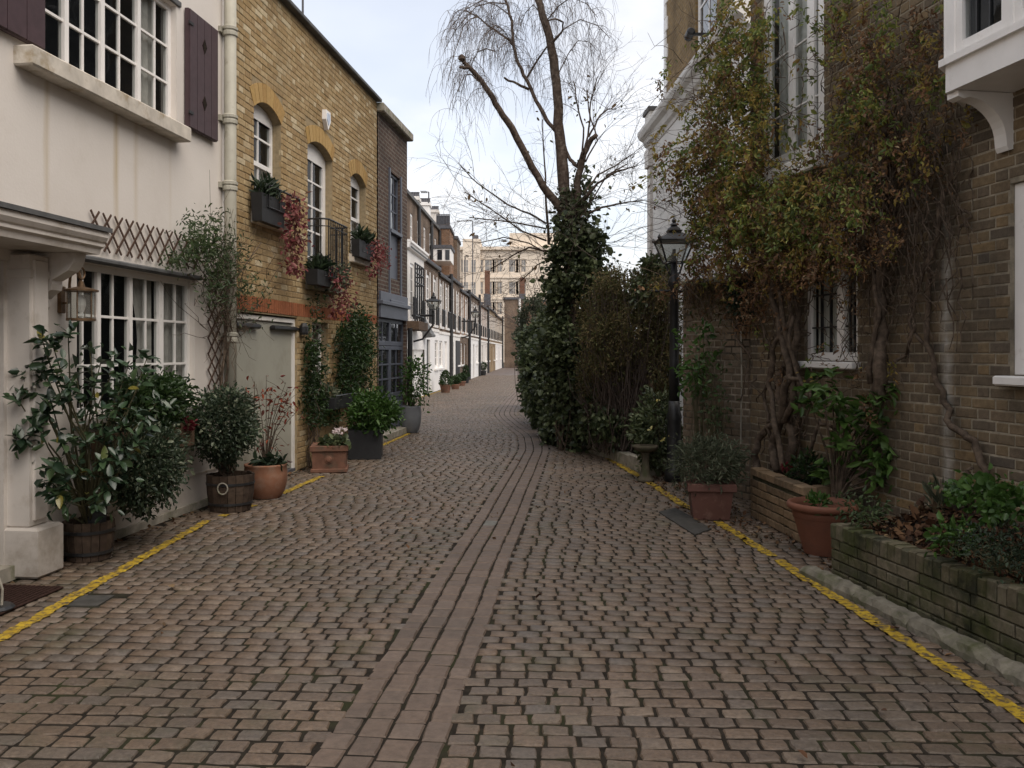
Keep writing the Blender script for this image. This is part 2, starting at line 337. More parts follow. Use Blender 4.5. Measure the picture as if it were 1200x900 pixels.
m['sett'] = pieces('granite_sett', [(.112,.077,.053),(.140,.097,.066),(.098,.072,.054),(.126,.086,.058),(.106,.085,.069),(.162,.118,.083)], .52, .5, .36, 38., [((.05,.042,.032), .9, .42, .75, .55), ((.05,.052,.024), 1.7, .52, .72, .6), ((.17,.15,.12), 60., .66, .72, .5)], .8, 55., .008)
m['channel'] = pieces('channel_stone', [(.112,.080,.061),(.126,.090,.068),(.103,.075,.058),(.136,.100,.078)], .65, .4, .25, 22., [((.045,.04,.032), 1.3, .48, .78, .5)], .6, 50., .006)
m['paleset'] = plain('pale_slab', (.14,.137,.125), .8, .25, .2, 20.)
m['joint'] = plain('joint_earth', (.022,.018,.014), .95, .1, .4, 14., ((.028,.032,.013), 2., .5, .7), .8, 60.)
m['tarpave'] = plain('worn_paving', (.075,.062,.052), .9, .2, .3, 8., ((.04,.036,.03), 4., .5, .7), .6, 60.)
m['ground'] = plain('earth', (.08,.07,.055), .95, .1, .3, 1.)
def yellowpaint():
    t = NT('road_yellow'); col = t.ramp(t.noise(8., detail=6), [(.26,.165,.016),(.38,.25,.02),(.43,.295,.026)], [.3,.5,.7])
    w = t.ramp(t.noise(24., detail=7, rough=.7), [(0,)*3,(1,)*3], [.47,.60]); col = t.mix(w, col, (.07,.052,.036)); m['yellow'] = t.done(col, .75, .25, t.noise(55.), .6, .006)
yellowpaint()
m['kerb'] = plain('weathered_kerb', (.16,.145,.115), .95, .15, .35, 12., ((.07,.075,.035), 4.5, .47, .66), .8, 40.)
# ------------------------------------------------------------------ wall helpers
def minus(a, b, cuts):
    segs = [(a,b)]
    for c0, c1 in cuts:
        n = []
        for s0, s1 in segs:
            if c1 <= s0 or c0 >= s1: n.append((s0,s1)); continue
            if c0 > s0: n.append((s0,c0))
            if c1 < s1: n.append((c1,s1))
        segs = n
    return [s for s in segs if s[1]-s[0] > .02]
class Op:
    """wall opening; rise > 0 gives it a segmental arch"""
    def __init__(s, u0, u1, v0, v1, rise=0., ring=0.): s.u0, s.u1, s.v0, s.v1, s.rise, s.ring = u0, u1, v0, v1, rise, ring
    def top(s, u):
        if not s.rise: return s.v1
        h = (s.u1-s.u0)/2; x = abs(u-(s.u0+s.u1)/2); r = (h*h+s.rise**2)/(2*s.rise); return s.v1-s.rise+math.sqrt(max(r*r-min(x,h)**2, 0))-(r-s.rise)
def panel(u0, u1, v0, v1, ops=(), y=0., deep=.14):
    """wall face with openings and their reveals"""
    mb = MB(); us = sorted({u0,u1}|{o.u0 for o in ops}|{o.u1 for o in ops}); vs = sorted({v0,v1}|{o.v0 for o in ops}|{o.v1 for o in ops})
    us = [x for x in us if u0 <= x <= u1]; vs = [x for x in vs if v0 <= x <= v1]
    for i in range(len(us)-1):
        for j in range(len(vs)-1):
            cu = (us[i]+us[i+1])/2; cv = (vs[j]+vs[j+1])/2
            if any(o.u0 < cu < o.u1 and o.v0 < cv < o.v1 for o in ops): continue
            mb.add([(us[i],y,vs[j]),(us[i+1],y,vs[j]),(us[i+1],y,vs[j+1]),(us[i],y,vs[j+1])], [(0,1,2,3)])
    for o in ops:
        n = 10 if o.rise else 1; tp = [(o.u0+(o.u1-o.u0)*k/n) for k in range(n+1)]; tz = [o.top(x) for x in tp]
        mb.add([(o.u0,y,o.v0),(o.u0,y+deep,o.v0),(o.u0,y+deep,tz[0]),(o.u0,y,tz[0])], [(0,1,2,3)])
        mb.add([(o.u1,y,o.v0),(o.u1,y+deep,o.v0),(o.u1,y+deep,tz[-1]),(o.u1,y,tz[-1])], [(3,2,1,0)])
        mb.add([(o.u0,y,o.v0),(o.u1,y,o.v0),(o.u1,y+deep,o.v0),(o.u0,y+deep,o.v0)], [(0,1,2,3)])
        for k in range(n):
            mb.add([(tp[k],y,tz[k]),(tp[k+1],y,tz[k+1]),(tp[k+1],y+deep,tz[k+1]),(tp[k],y+deep,tz[k])], [(0,1,2,3)])
            if o.rise: mb.add([(tp[k],y,tz[k]),(tp[k+1],y,tz[k+1]),(tp[k+1],y,o.v1),(tp[k],y,o.v1)], [(0,1,2,3)])
    return mb
def shell(u0, u1, v1, depth=5., y=.15):
    """ends, back and roof slab of a house, behind its front"""
    mb = MB(); mb.box(u0, u0+.2, y, depth, 0, v1-.02); mb.box(u1-.2, u1, y, depth, 0, v1-.02); mb.box(u0+.2, u1-.2, depth-.2, depth, 0, v1-.02); mb.box(u0, u1, .05, depth, v1-.02, v1+.1); return mb
def brick_units():
    r = random.Random(3); out = []
    for k in range(8):
        j = lambda: r.uniform(-.025, .025)
        vs = [(0,1,0),(1,1,0),(1,1,1),(0,1,1),(0+j()*.4+.004,.12+j(),0+j()),(1+j()*.4-.004,.12+j(),0+j()),(1+j()*.4-.004,.12+j(),1+j()),(0+j()*.4+.004,.12+j(),1+j())]
        # a slight crown on the face keeps edges from looking razor cut
        vs += [(.03,.0+abs(j()),.09),(.97,.0+abs(j()),.09),(.97,.0+abs(j()),.91),(.03,.0+abs(j()),.91)]
        fs = [(8,9,10,11),(4,5,9,8),(5,6,10,9),(6,7,11,10),(7,4,8,11),(0,1,5,4),(1,2,6,5),(2,3,7,6),(3,0,4,7)]; out.append((vs, fs))
    return out
BU = brick_units(); _bm = {}
def brick_obj(par, mat, u0, u1, v0, v1, proud, deep, name='brick', M=None):
    k = random.randrange(8); key = (mat.name, k)
    if key not in _bm: _bm[key] = MB().add(*BU[k]).mesh('brick', mat)
    o = bpy.data.objects.new(name, _bm[key]); COL.objects.link(o); o.parent = par; o.location = (u0, -proud, v0); o.scale = (u1-u0, deep, v1-v0)
    if M is not None: o.matrix_local = M @ Matrix.Translation((u0,-proud,v0)) @ Matrix.Diagonal((u1-u0,deep,v1-v0,1))
    return o
def brick_add(mb, u0, u1, v0, v1, proud, deep):
    vs, fs = BU[random.randrange(8)]; mb.add([(u0+x*(u1-u0), -proud+y*deep, v0+z*(v1-v0)) for x,y,z in vs], fs)
def courses(u0, u1, v0, v1, ops=(), h=.075, L=.225, jt=.01, bond='flemish'):
    out = []; k = 0; v = v0
    while v+h*.5 < v1:
        vt = min(v+h-jt, v1); seq = [L, L/2] if bond == 'flemish' else [L]
        x = u0-(L*.75 if k % 2 and bond == 'flemish' else (L/2 if k % 2 else 0)); i = 0; vm = (v+vt)/2
        cuts = []
        for o in ops:
            if o.v0-.001 < vm < o.v1+o.ring:
                if vm < o.v1-o.rise or not o.rise: cuts.append((o.u0, o.u1))
                else:   # arch ring zone
                    ext = o.ring*.32*min(1,(vm-(o.v1-o.rise))/(o.rise+o.ring)) if o.ring else 0; cuts.append((o.u0-ext, o.u1+ext))
        while x < u1:
            w = seq[i % len(seq)]; i += 1; a, b = max(x, u0), min(x+w-jt, u1)
            if b-a > .02:
                for s in minus(a, b, cuts): out.append((s[0]+random.uniform(-.002,.002), s[1]+random.uniform(-.002,.002), v+random.uniform(-.002,.002), vt+random.uniform(-.002,.002)))
            x += w
        v += h; k += 1
    return out
def lay(par, fr, bricks, mat, proud=.007, deep=.03, top=300, seen=None, name='brick', y=0., off=(0,0)):
    """the bricks that show largest become objects of their own, the rest one joined part"""
    sc = []
    for b in bricks:
        px, py, d = fr.pix((b[0]+b[1])/2+off[0], (b[2]+b[3])/2+off[1]); ok = -20 < px < 1220 and -20 < py < 920 and (seen is None or seen(px, py))
        p2 = fr.pix(b[1]+off[0], b[2]+off[1])[0]; p1 = fr.pix(b[0]+off[0], b[2]+off[1])[0]
        sc.append(abs(p2-p1)*(b[3]-b[2])/d if ok else 0)
    order = sorted(range(len(bricks)), key=lambda i: -sc[i]); rest = MB()
    for n, i in enumerate(order):
        b = bricks[i]; pr = proud+random.uniform(-.002,.003)
        if n < top and sc[i] > 0: brick_obj(par, mat, *b, pr-y, deep, name)
        else: brick_add(rest, *b, pr-y, deep)
    if rest.v: part(rest, name+'_courses', mat, par, kind='stuff')
def voussoirs(par, o, mat, n=9, height=.22, proud=.009):
    """splayed bricks over an arch"""
    mb = MB(); h = (o.u1-o.u0)/2; c = (o.u0+o.u1)/2; r = (h*h+o.rise**2)/(2*o.rise); cz = o.v1-r; a = math.asin(min(1,h/r))
    for k in range(n):
        a0 = -a+2*a*k/n+.006; a1 = -a+2*a*(k+1)/n-.006
        f = lambda t, rr: (c+rr*math.sin(t), cz+rr*math.cos(t)); p = [f(a0,r+.004), f(a1,r+.004), f(a1,r+height), f(a0,r+height)]
        part(MB().prism([(p[0]),(p[1]),(p[2]),(p[3])], -proud-random.uniform(0,.003), .03), 'arch_brick', mat, par)
def window(par, u0, u1, v0, v1, cols, rows, rec=.09, fw=.05, bw=.022, frame='white', pane='glass', mull=(), rails=(), name='window', panes=True, label=None, rise=0., barm=None, cur=None, sill=None, dp=.05):
    """frame as the part, panes and glazing bars as its pieces. cols/rows: counts or lists of inner positions; mull/rails: thick bars"""
    y0, y1 = rec, rec+dp; f = MB(); b = .004
    f.bbox(u0, u0+fw, y0, y1, v0, v1, b); f.bbox(u1-fw, u1, y0, y1, v0, v1, b); f.bbox(u0+fw, u1-fw, y0+.002, y1, v0, v0+fw*1.2, b); f.bbox(u0+fw, u1-fw, y0+.002, y1, v1-fw-rise, v1-(0 if not rise else rise*.2), b)
    if rise:
        o = Op(u0, u1, v0, v1, rise); n = 8; xs = [u0+(u1-u0)*k/n for k in range(n+1)]
        f.prism([(u0,v1-rise-fw)]+[(u1,v1-rise-fw)]+[(x, o.top(x)-.002) for x in xs[::-1]], y0+.004, y1-.004)
    a0, a1, c0, c1 = u0+fw, u1-fw, v0+fw*1.2, v1-fw-rise
    if isinstance(cols, int): cols = [a0+(a1-a0)*k/cols for k in range(1, cols)]
    if isinstance(rows, int): rows = [c0+(c1-c0)*k/rows for k in range(1, rows)]
    for x, w in mull: f.bbox(x-w/2, x+w/2, y0-.004, y1-.003, c0, c1, .003)
    for z, w in rails: f.bbox(a0, a1, y0-.006, y1-.006, z-w/2, z+w/2, .003)
    fo = part(f, name, m[frame], par, label=label); g = MB()
    for x in cols: g.box(x-bw/2, x+bw/2, y0+.012, y1-.012, c0, c1)
    for z in rows: g.box(a0, a1, y0+.010, y1-.014, z-bw/2, z+bw/2)
    if g.v: part(g, 'glazing_bars', m[barm or frame], fo)
    U = sorted([a0,a1]+list(cols)+[x for x,_ in mull]); V = sorted([c0,c1]+list(rows)+[z for z,_ in rails]); yp = (y0+y1)/2
    if panes:
        for i in range(len(U)-1):
            for j in range(len(V)-1):
                t = [random.uniform(-.0022,.0022) for _ in range(4)]
                p = MB().add([(U[i],yp+t[0],V[j]),(U[i+1],yp+t[1],V[j]),(U[i+1],yp+t[2],V[j+1]),(U[i],yp+t[3],V[j+1])], [(0,1,2),(0,2,3)]); part(p, 'pane', m[pane], fo)
    else: part(MB().box(a0, a1, yp-.003, yp+.003, c0, c1), 'pane', m[pane], fo)
    return fo
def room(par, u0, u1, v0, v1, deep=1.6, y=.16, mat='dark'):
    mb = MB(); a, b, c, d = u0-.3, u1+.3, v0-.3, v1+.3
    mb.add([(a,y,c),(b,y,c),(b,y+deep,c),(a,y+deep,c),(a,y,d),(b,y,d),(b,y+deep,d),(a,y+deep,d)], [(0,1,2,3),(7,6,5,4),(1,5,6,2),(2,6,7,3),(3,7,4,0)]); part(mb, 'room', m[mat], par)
def drape(par, u0, u1, v0, v1, y, folds=6, amp=.025, pinch=None, mat='curtain'):
    """hanging cloth with folds"""
    mb = MB(); n = folds*6; vs = []; rows = 8
    for j in range(rows+1):
        z = v0+(v1-v0)*j/rows
        for i in range(n+1):
            f = i/n; x = u0+(u1-u0)*f
            if pinch: k = 1-pinch[1]*math.sin(math.pi*min(1, max(0,(v1-z)/(v1-v0)))**1.0); x = pinch[0]+(x-pinch[0])*k
            vs.append((x, y+amp*math.sin(2*math.pi*folds*f+.6*math.sin(5*f))*(.6+.4*(1-j/rows)), z))
    fs = [(j*(n+1)+i, j*(n+1)+i+1, (j+1)*(n+1)+i+1, (j+1)*(n+1)+i) for j in range(rows) for i in range(n)]
    part(mb.add(vs, fs), 'curtain', m[mat], par, True)
def house(name, label, fr, group=None): return thing(name, label, 'house', (fr.O.x, fr.O.y, 0), fr.rot, group)
# ================================================================== GROUND AND ROAD
gm = MB().add([(-600,-60,-.06),(600,-60,-.06),(600,900,-.06),(-600,900,-.06)], [(0,1,2,3)]); part(gm, 'ground', m['ground'], kind='structure')
rb = MB(); ys = [1.5,4,7,10,14,18.3,18.31,29,45,62]; L_ = lambda d: (-4.281+.115*d-.15) if d < 18.305 else (-4.555+.038*d-.15)
rb.add([p for d in ys for p in ((L_(d),d,-.008),(3.6,d,-.008))], [(2*i,2*i+1,2*i+3,2*i+2) for i in range(len(ys)-1)])
road = part(rb, 'road', m['joint'], kind='structure'); tag(road, 'brown cobbled mews lane with a stone drainage channel winding down it', 'road')
def pebble():
    t = NT('far_setts'); v = t.n('TexVoronoi', {'Vector':t.scaled((7.4,9.2,1)), 'Scale':1.}, feature='F1'); col = t.ramp(t.n('SeparateColor', {0:v.outputs['Color']}).outputs[0], [(.085,.065,.055),(.13,.10,.085)]); return t.done(col, .6, .4, v.outputs['Distance'], .7, .02)
m['farsett'] = pebble()
part(MB().add([(-2.4,62,-.008),(5,62,-.008),(5,93,-.008),(-1.2,93,-.008)], [(0,1,2,3)]), 'far_cobbles', m['farsett'], road, kind='stuff')
CH = [(2.6,None)]; CH = []
for py, l, r in ((897,362,517),(780,443,548),(750,460,570),(663,517,593),(603,557,620),(574,577,628),(550,591,639),(526,610,643),(510,606,638),(500,591,623),(490,581,608),(485,580,601),(479,585,601),(468,592,609),(458,605,614),(446,612,618)):
    d = EYE*FOC/(py-HOR); CH.append((d, ((l+r)/2-600)/FOC*d))
CH = [(1.5, CH[0][1]-.35*1.0)]+CH+[(62., CH[-1][1]+.6), (95., CH[-1][1]+1.2)]
def chan(d): return float(np.interp(d, [c[0] for c in CH], [c[1] for c in CH]))
# smooth the surveyed line a little
_dd = np.arange(1.5, 95, .25); _cc = np.array([chan(d) for d in _dd]); _cc = np.convolve(np.pad(_cc, 2, mode='edge'), np.ones(5)/5, 'valid')
def chan(d): return float(np.interp(d, _dd, _cc))
CW = .26                                              # half width of the channel
XR = [(1.5,2.95),(6.3,2.30),(6.42,3.05),(9.6,2.62),(11.2,2.3),(13,1.75),(14.2,1.35),(17,1.15),(22,.85),(30,1.0),(45,1.4),(62,2.2)]
def xright(d): return float(np.interp(d, [a for a,_ in XR], [b for _,b in XR]))
def sett_units():
    r = random.Random(5); out = []
    for k in range(12):
        j = lambda a: r.uniform(-a, a); vs = []
        c = [(-.5,-.5),(0,-.5),(.5,-.5),(.5,0),(.5,.5),(0,.5),(-.5,.5),(-.5,0)]
        sh = [(x+j(.035)-(.03*x if abs(x)+abs(y) > .9 else 0), y+j(.045)-(.05*y if abs(x)+abs(y) > .9 else 0)) for x,y in c]
        vs += [(x,y,-1) for x,y in sh]+[(x*.975,y*.965,-.26+j(.07)) for x,y in sh]+[(x*.89,y*.85,-.03+j(.05)) for x,y in sh]+[(j(.1),j(.1),.06+j(.05))]
        fs = []
        for i in range(8): q = (i+1)%8; fs += [(i,q,8+q,8+i),(8+i,8+q,16+q,16+i),(16+i,16+q,24)]
        out.append((vs,fs))
    return out
SU = sett_units()
def simple(u): vs, fs = u; return (vs, [f for f in fs if min(f) >= 8])
setts = []
d = 2.3; row = 0
while d < 62:
    c = chan(d); xl = L_(d)+.15; xr = xright(d); base = .107
    for side in (-1, 1):
        x = c+side*(CW+.008)+(side*random.uniform(-.06,0) if row % 2 else 0); lim = xl if side < 0 else xr
        while (x > lim) if side < 0 else (x < lim):
            w = random.uniform(.112,.158); cx = x+side*w/2; cy = d+(-.06*(cx-c) if side < 0 else -.04*(cx-c))+random.gauss(0,.0018)
            a0 = chan(cy)
            if (cx-w/2 < a0-CW+.01 if side > 0 else cx+w/2 > a0+CW-.01) and abs(cx-a0) < CW: x += side*w; continue
            if not (side < 0 and cx-w/2 < L_(cy)+.12): setts.append((cx, cy, w-.011, base-.017, max(-.0018,min(.004,random.gauss(.0005,.0018))), random.gauss(0,.014)))
            x += side*w
    d += base*random.uniform(.97,1.03); row += 1
def gully(cx, cy): return -2.87 < cx < -2.60 and 5.6 < cy < 5.86
setts = [q for q in setts if not gully(q[0], q[1])]
def score(q):
    px = 600+FOC*q[0]/q[1]; py = HOR+FOC*EYE/q[1]; return 1/q[1] if (0 < px < 1200 and py < 905) else 0
setts.sort(key=lambda q: -score(q))
sm = [MB().add(*u).mesh('cobblestone', m['sett']) for u in SU]
big = 300
for q in setts[:big]:
    o = bpy.data.objects.new('cobblestone', random.choice(sm)); COL.objects.link(o); o.parent = road
    o.location = (q[0],q[1],q[4]); o.rotation_euler = (random.gauss(0,.02),random.gauss(0,.02),q[5]-(.06 if q[0] < chan(q[1]) else .04)); o.scale = (q[2],q[3],.03)
def join_setts(lst, units, name, mat):
    U = [np.array(u[0]) for u in units]; Vs = []; Fs3 = []; 
    F4 = []; off = 0
    for q in lst:
        k = random.randrange(len(units)); a = U[k]; an = q[5]-(.06 if q[0] < chan(q[1]) else .04); ca, sa = math.cos(an), math.sin(an)
        X = a[:,0]*q[2]; Y = a[:,1]*q[3]; tl = random.gauss(0,.012); Vs.append(np.stack([X*ca-Y*sa+q[0], X*sa+Y*ca+q[1], a[:,2]*.03+q[4]+tl*X], 1))
        F4.append(k); 
    # faces as triangles for one fast mesh
    T = []
    for u in units:
        t = []
        for f in u[1]: t += [f] if len(f) == 3 else [(f[0],f[1],f[2]),(f[0],f[2],f[3])]
        T.append(np.array(t))
    for k, a in zip(F4, Vs): Fs3.append(T[k]+off); off += len(a)
    return link(name, npmesh(name, np.concatenate(Vs), np.concatenate(Fs3), mat), road, None, 'stuff')
near = [q for q in setts[big:] if q[1] < 24]; far = [q for q in setts[big:] if q[1] >= 24]
join_setts(near, SU, 'cobblestones', m['sett']); join_setts(far, [simple(u) for u in SU], 'far_cobblestones', m['sett'])
# channel: four strips of longer stones following its curve
stones = []
for k, (o0, o1) in enumerate(((-.26,-.135),(-.135,-.005),(-.005,.14),(.14,.26))):
    d = 2.3+k*.07
    while d < 60:
        Ln = random.uniform(.13,.24) if k in (1,2) else random.uniform(.12,.2); stones.append((d, d+Ln, o0, o1)); d += Ln
def stone_mesh(s):
    d0, d1, o0, o1 = s; g = .0065; g2 = .003; vs = []; dz = (-.001 if o0 > -.2 and o1 < .2 else .001)+random.gauss(0,.0015)
    def pt(d, o, z):
        t = (chan(d+.3)-chan(d-.3))/.6; n = 1/math.hypot(1,t); return (chan(d)+o*n, d-o*t*n, z)
    j = lambda: random.uniform(-.005,.005)
    ga = .012 if o0 < -.2 else .004; gb = .012 if o1 > .2 else .004; c = [(d0+g2,o0+ga),(d0+g2,o1-gb),((d0+d1)/2,o1-gb*.8),(d1-g2,o1-gb),(d1-g2,o0+ga),((d0+d1)/2,o0+ga*.8)]; c = [(a+j(),b+j()) for a,b in c]
    cd = (d0+d1)/2; co = (o0+o1)/2
    for z, k in ((-.03,1),(dz-.010,.98),(dz,.84)): vs += [pt(cd+(a-cd)*k, co+(b-co)*k, z+j()*.3) for a,b in c]
    fs = [tuple(range(12,18))]
    for i in range(6): q = (i+1)%6; fs += [(i,q,6+q,6+i),(6+i,6+q,12+q,12+i)]
    return vs, fs
stones.sort(key=lambda s: s[0]); rest = MB(); n = 0
for s in stones:
    py = HOR+FOC*EYE/s[0]
    if py < 905 and n < 260:
        vs, fs = stone_mesh(s); p = random.random() < .012; part(MB().add(vs,fs), 'channel_stone', m['paleset'] if p else m['channel'], road); n += 1
    else: rest.add(*stone_mesh(s))
part(rest, 'channel_stones', m['channel'], road, kind='stuff')
part(MB().box(-2.85,-2.62,5.61,5.85,-.03,.0), 'drain_cover', m['cover'], road)
# yellow lines: paint lying on the stones, one patch per stone row, worn away at joints
def yline(pts, label, width=.09, keep=.985):
    mb = MB(); P = [ground(*p) for p in pts]; 
    for (x0,y0),(x1,y1) in zip(P[:-1], P[1:]):
        n = max(1, int(math.hypot(x1-x0,y1-y0)/.105)); ux, uy = (x1-x0)/n, (y1-y0)/n; ln = math.hypot(ux,uy); nx, ny = -uy/ln, ux/ln
        for k in range(n):
            if random.random() > keep: continue
            a = .015; b = .985; w0 = width*random.uniform(.85,1.12)/2; w1 = width*random.uniform(.85,1.12)/2; sh = random.gauss(0,.005)
            c = [(x0+ux*(k+f)+nx*(w+sh), y0+uy*(k+f)+ny*(w+sh)) for f, w in ((a,-w0),(.35,-w0*random.uniform(.85,1.1)),(.7,-w1*random.uniform(.85,1.1)),(b,-w1),(b,w1),(.7,w1*random.uniform(.85,1.1)),(.35,w0*random.uniform(.85,1.1)),(a,w0))]
            z = .0075+random.uniform(-.001,.001)
            mb.add([(x,y,z-(.004 if i in (0,3,4,7) else 0)) for i,(x,y) in enumerate(c)], [(0,1,6,7),(1,2,5,6),(2,3,4,5)])
    o = part(mb, 'yellow_line', m['yellow'], kind='structure'); tag(o, label, 'road marking')
yline([(-60,775),(0,750),(60,715),(130,675),(245,610)], 'worn yellow line painted on the cobbles beside the cream house')
yline([(245,610),(300,592),(332,578)], 'faded dusty end of the near left yellow line by the barrel', keep=.3)
yline([(330,579),(378,558)], 'short yellow line between the round terracotta pot and the square planter')
yline([(448,522),(480,508)], 'yellow line stub in front of the black square planter')
yline([(492,466),(520,457)], 'thin far yellow line before the white terrace', .08)
yline([(1320,915),(1200,840),(1010,720),(910,656)], 'bright yellow line along the kerb of the mossy planter')
yline([(905,652),(868,629),(840,611)], 'yellow line beside the square red brown plant pot')
yline([(838,607),(800,592),(756,562),(712,537)], 'yellow line running past the small stone bird bath', .10)
yline([(668,520),(652,510),(640,503),(628,492),(618,478)], 'yellow line curving round the ivy bed', .12)
part(MB().prism_z([ground(772,601), ground(792,596), ground(834,621), ground(814,628)], -.02, .012), 'iron_cover', m['cover'], road)
# ================================================================== CREAM HOUSE (left, near)
UC = FA.u(262); V1 = 6.4
H1 = house('cream_house', 'cream rendered mews house with plum shutters and a hooded doorway', FA)
wu0, wu1 = FA.u(38), FA.u(207); gu0, gu1 = FA.u(90), FA.u(228)
WV0, WV1 = 3.80, 4.99; GV0, GV1 = 1.08, 2.33
du0, du1 = FA.u(-330), FA.u(20)
opU = Op(wu0, wu1, WV0, WV1); opG = Op(gu0, gu1, GV0, GV1); opD = Op(du0, du1, 0, 2.25)
part(panel(0, UC, 0, V1, [opU,opG,opD], 0, .16), 'wall', m['stucco'], H1)
part(shell(0, UC, V1), 'back_walls', m['offwhite'], H1)
part(MB().bbox(-.1, UC-.02, -.12, .1, V1-.02, V1+.16), 'parapet', m['stone'], H1)
def fq(px, w=0): return FA.u(px, w)
# upper window: four casements of two lights
ms = [fq(86), fq(128), fq(170)]
window(H1, wu0, wu1, WV0, WV1, [fq(61),fq(107),fq(149),fq(190)], 3, .06, .055, .022, mull=[(x,.055) for x in ms])
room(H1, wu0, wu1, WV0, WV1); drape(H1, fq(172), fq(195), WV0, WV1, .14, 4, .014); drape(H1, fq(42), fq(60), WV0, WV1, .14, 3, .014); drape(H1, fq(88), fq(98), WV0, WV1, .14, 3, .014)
part(MB().lathe([(.16,0),(.10,.24)], (fq(92)), .45, WV0+.05, 16), 'table_lamp_shade', m['curtain'], H1)
part(MB().bbox(FA.u(37,.14), FA.u(223,.14), -.15, .10, 3.65, 3.795, .012), 'sill', m['stone'], H1)
part(MB().bbox(wu0-.05, wu1+.06, -.02, .02, WV1+.003, WV1+.06), 'lintel_drip', m['lead'], H1)
# ground window
window(H1, gu0, gu1, GV0, GV1, [fq(106),fq(141),fq(179),fq(213)], [1.49,1.905], .055, .055, .022, mull=[(fq(123),.05),(fq(160),.05),(fq(195),.085)])
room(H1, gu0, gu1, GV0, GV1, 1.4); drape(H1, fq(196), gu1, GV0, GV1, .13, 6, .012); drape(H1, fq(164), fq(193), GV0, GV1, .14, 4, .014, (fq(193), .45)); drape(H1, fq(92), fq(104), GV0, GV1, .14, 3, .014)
part(MB().bbox(gu0-.06, gu1+.02, -.08, .02, GV1+.004, GV1+.05, .012), 'drip_mould', m['lead'], H1)
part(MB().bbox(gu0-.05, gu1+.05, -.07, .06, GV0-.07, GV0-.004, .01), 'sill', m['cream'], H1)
part(MB().box(fq(130), UC-.05, -.006, .01, .345, .36), 'render_line', m['stone'], H1)
part(MB().box(fq(128), UC-.02, -.03, .02, 0, .07), 'plinth', m['greystone'], H1)
# shutters: boards with two cut diamonds
def shutter(ua, ub, va, vb):
    n = 4; s = None; w = (ub-ua)/n; b0 = MB().bbox(ua-.005, ub+.005, -.052, -.012, va, vb, .004); s = part(b0, 'shutter', m['plum'], H1)
    for k in range(n): part(MB().bbox(ua+w*k+.004, ua+w*(k+1)-.004, -.066, -.050, va+.006, vb-.006, .004), 'board', m['plum'], s)
    for z in (va+(vb-va)*.27, va+(vb-va)*.76):
        c = (ua+ub)/2; part(MB().prism([(c-.05,z),(c,z-.075),(c+.05,z),(c,z+.075)], -.071, -.06), 'diamond_cutout', m['soil'], s)
    for z in (va+.15, vb-.15): part(MB().box(ua-.03, ua+.06, -.075, -.064, z-.015, z+.015), 'hinge', m['black'], s)
shutter(FA.u(221,.05), FA.u(254,.05), 3.84, 5.03)
shutter(FA.u(-45,.05), FA.u(51,.05), 3.84, 5.03)
# door recess and joinery
dr = MB().bbox(du0, FA.u(4,-.1), .10, .16, 0.11, 1.92); part(dr, 'door', m['dark'], H1)
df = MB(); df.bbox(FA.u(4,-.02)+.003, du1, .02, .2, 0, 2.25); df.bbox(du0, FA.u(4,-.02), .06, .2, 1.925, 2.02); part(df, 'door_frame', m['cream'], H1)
part(MB().box(du0, FA.u(4,-.02), .12, .14, 2.02, 2.25), 'fanlight', m['glass'], H1)
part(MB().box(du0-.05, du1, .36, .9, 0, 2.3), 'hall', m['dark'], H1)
part(MB().box(du0, du1, -.06, .30, 0, .10), 'doorstep', m['greystone'], H1)
# pilaster with moulded edges on a plain block
u1p = FA.u(72,.22); u0p = u1p-.29
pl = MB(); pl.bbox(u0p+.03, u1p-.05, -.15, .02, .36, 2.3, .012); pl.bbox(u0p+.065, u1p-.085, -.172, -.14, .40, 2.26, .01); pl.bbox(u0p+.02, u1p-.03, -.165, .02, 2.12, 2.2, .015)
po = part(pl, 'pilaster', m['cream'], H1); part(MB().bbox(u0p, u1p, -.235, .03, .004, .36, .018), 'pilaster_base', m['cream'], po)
# canopy hood over the door, console bracket
cu1 = FA.u(126,.5); cu0 = FA.u(-700,.5)
prof = [(0,2.33),(-.44,2.33),(-.45,2.37),(-.475,2.385),(-.475,2.41),(-.49,2.42),(-.51,2.45),(-.51,2.49),(0,2.53)]
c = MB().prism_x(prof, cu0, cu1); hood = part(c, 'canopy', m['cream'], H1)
part(MB().prism_x([(0.005,2.535),(-.53,2.492),(-.53,2.525),(0.005,2.60)], cu0, cu1+.02), 'lead_roof', m['lead'], hood)
cp = [(0,1.90),(-.05,1.90),(-.075,1.94),(-.085,2.0),(-.12,2.03),(-.165,2.06),(-.175,2.10),(-.17,2.13),(-.23,2.16),(-.30,2.20),(-.345,2.26),(-.36,2.33),(0,2.33)]
cp = [(y, z-.002) for y,z in cp]; ck = FA.u(84,.2); part(MB().prism_x(cp, ck-.20, ck-.07), 'console_bracket', m['cream'], hood)
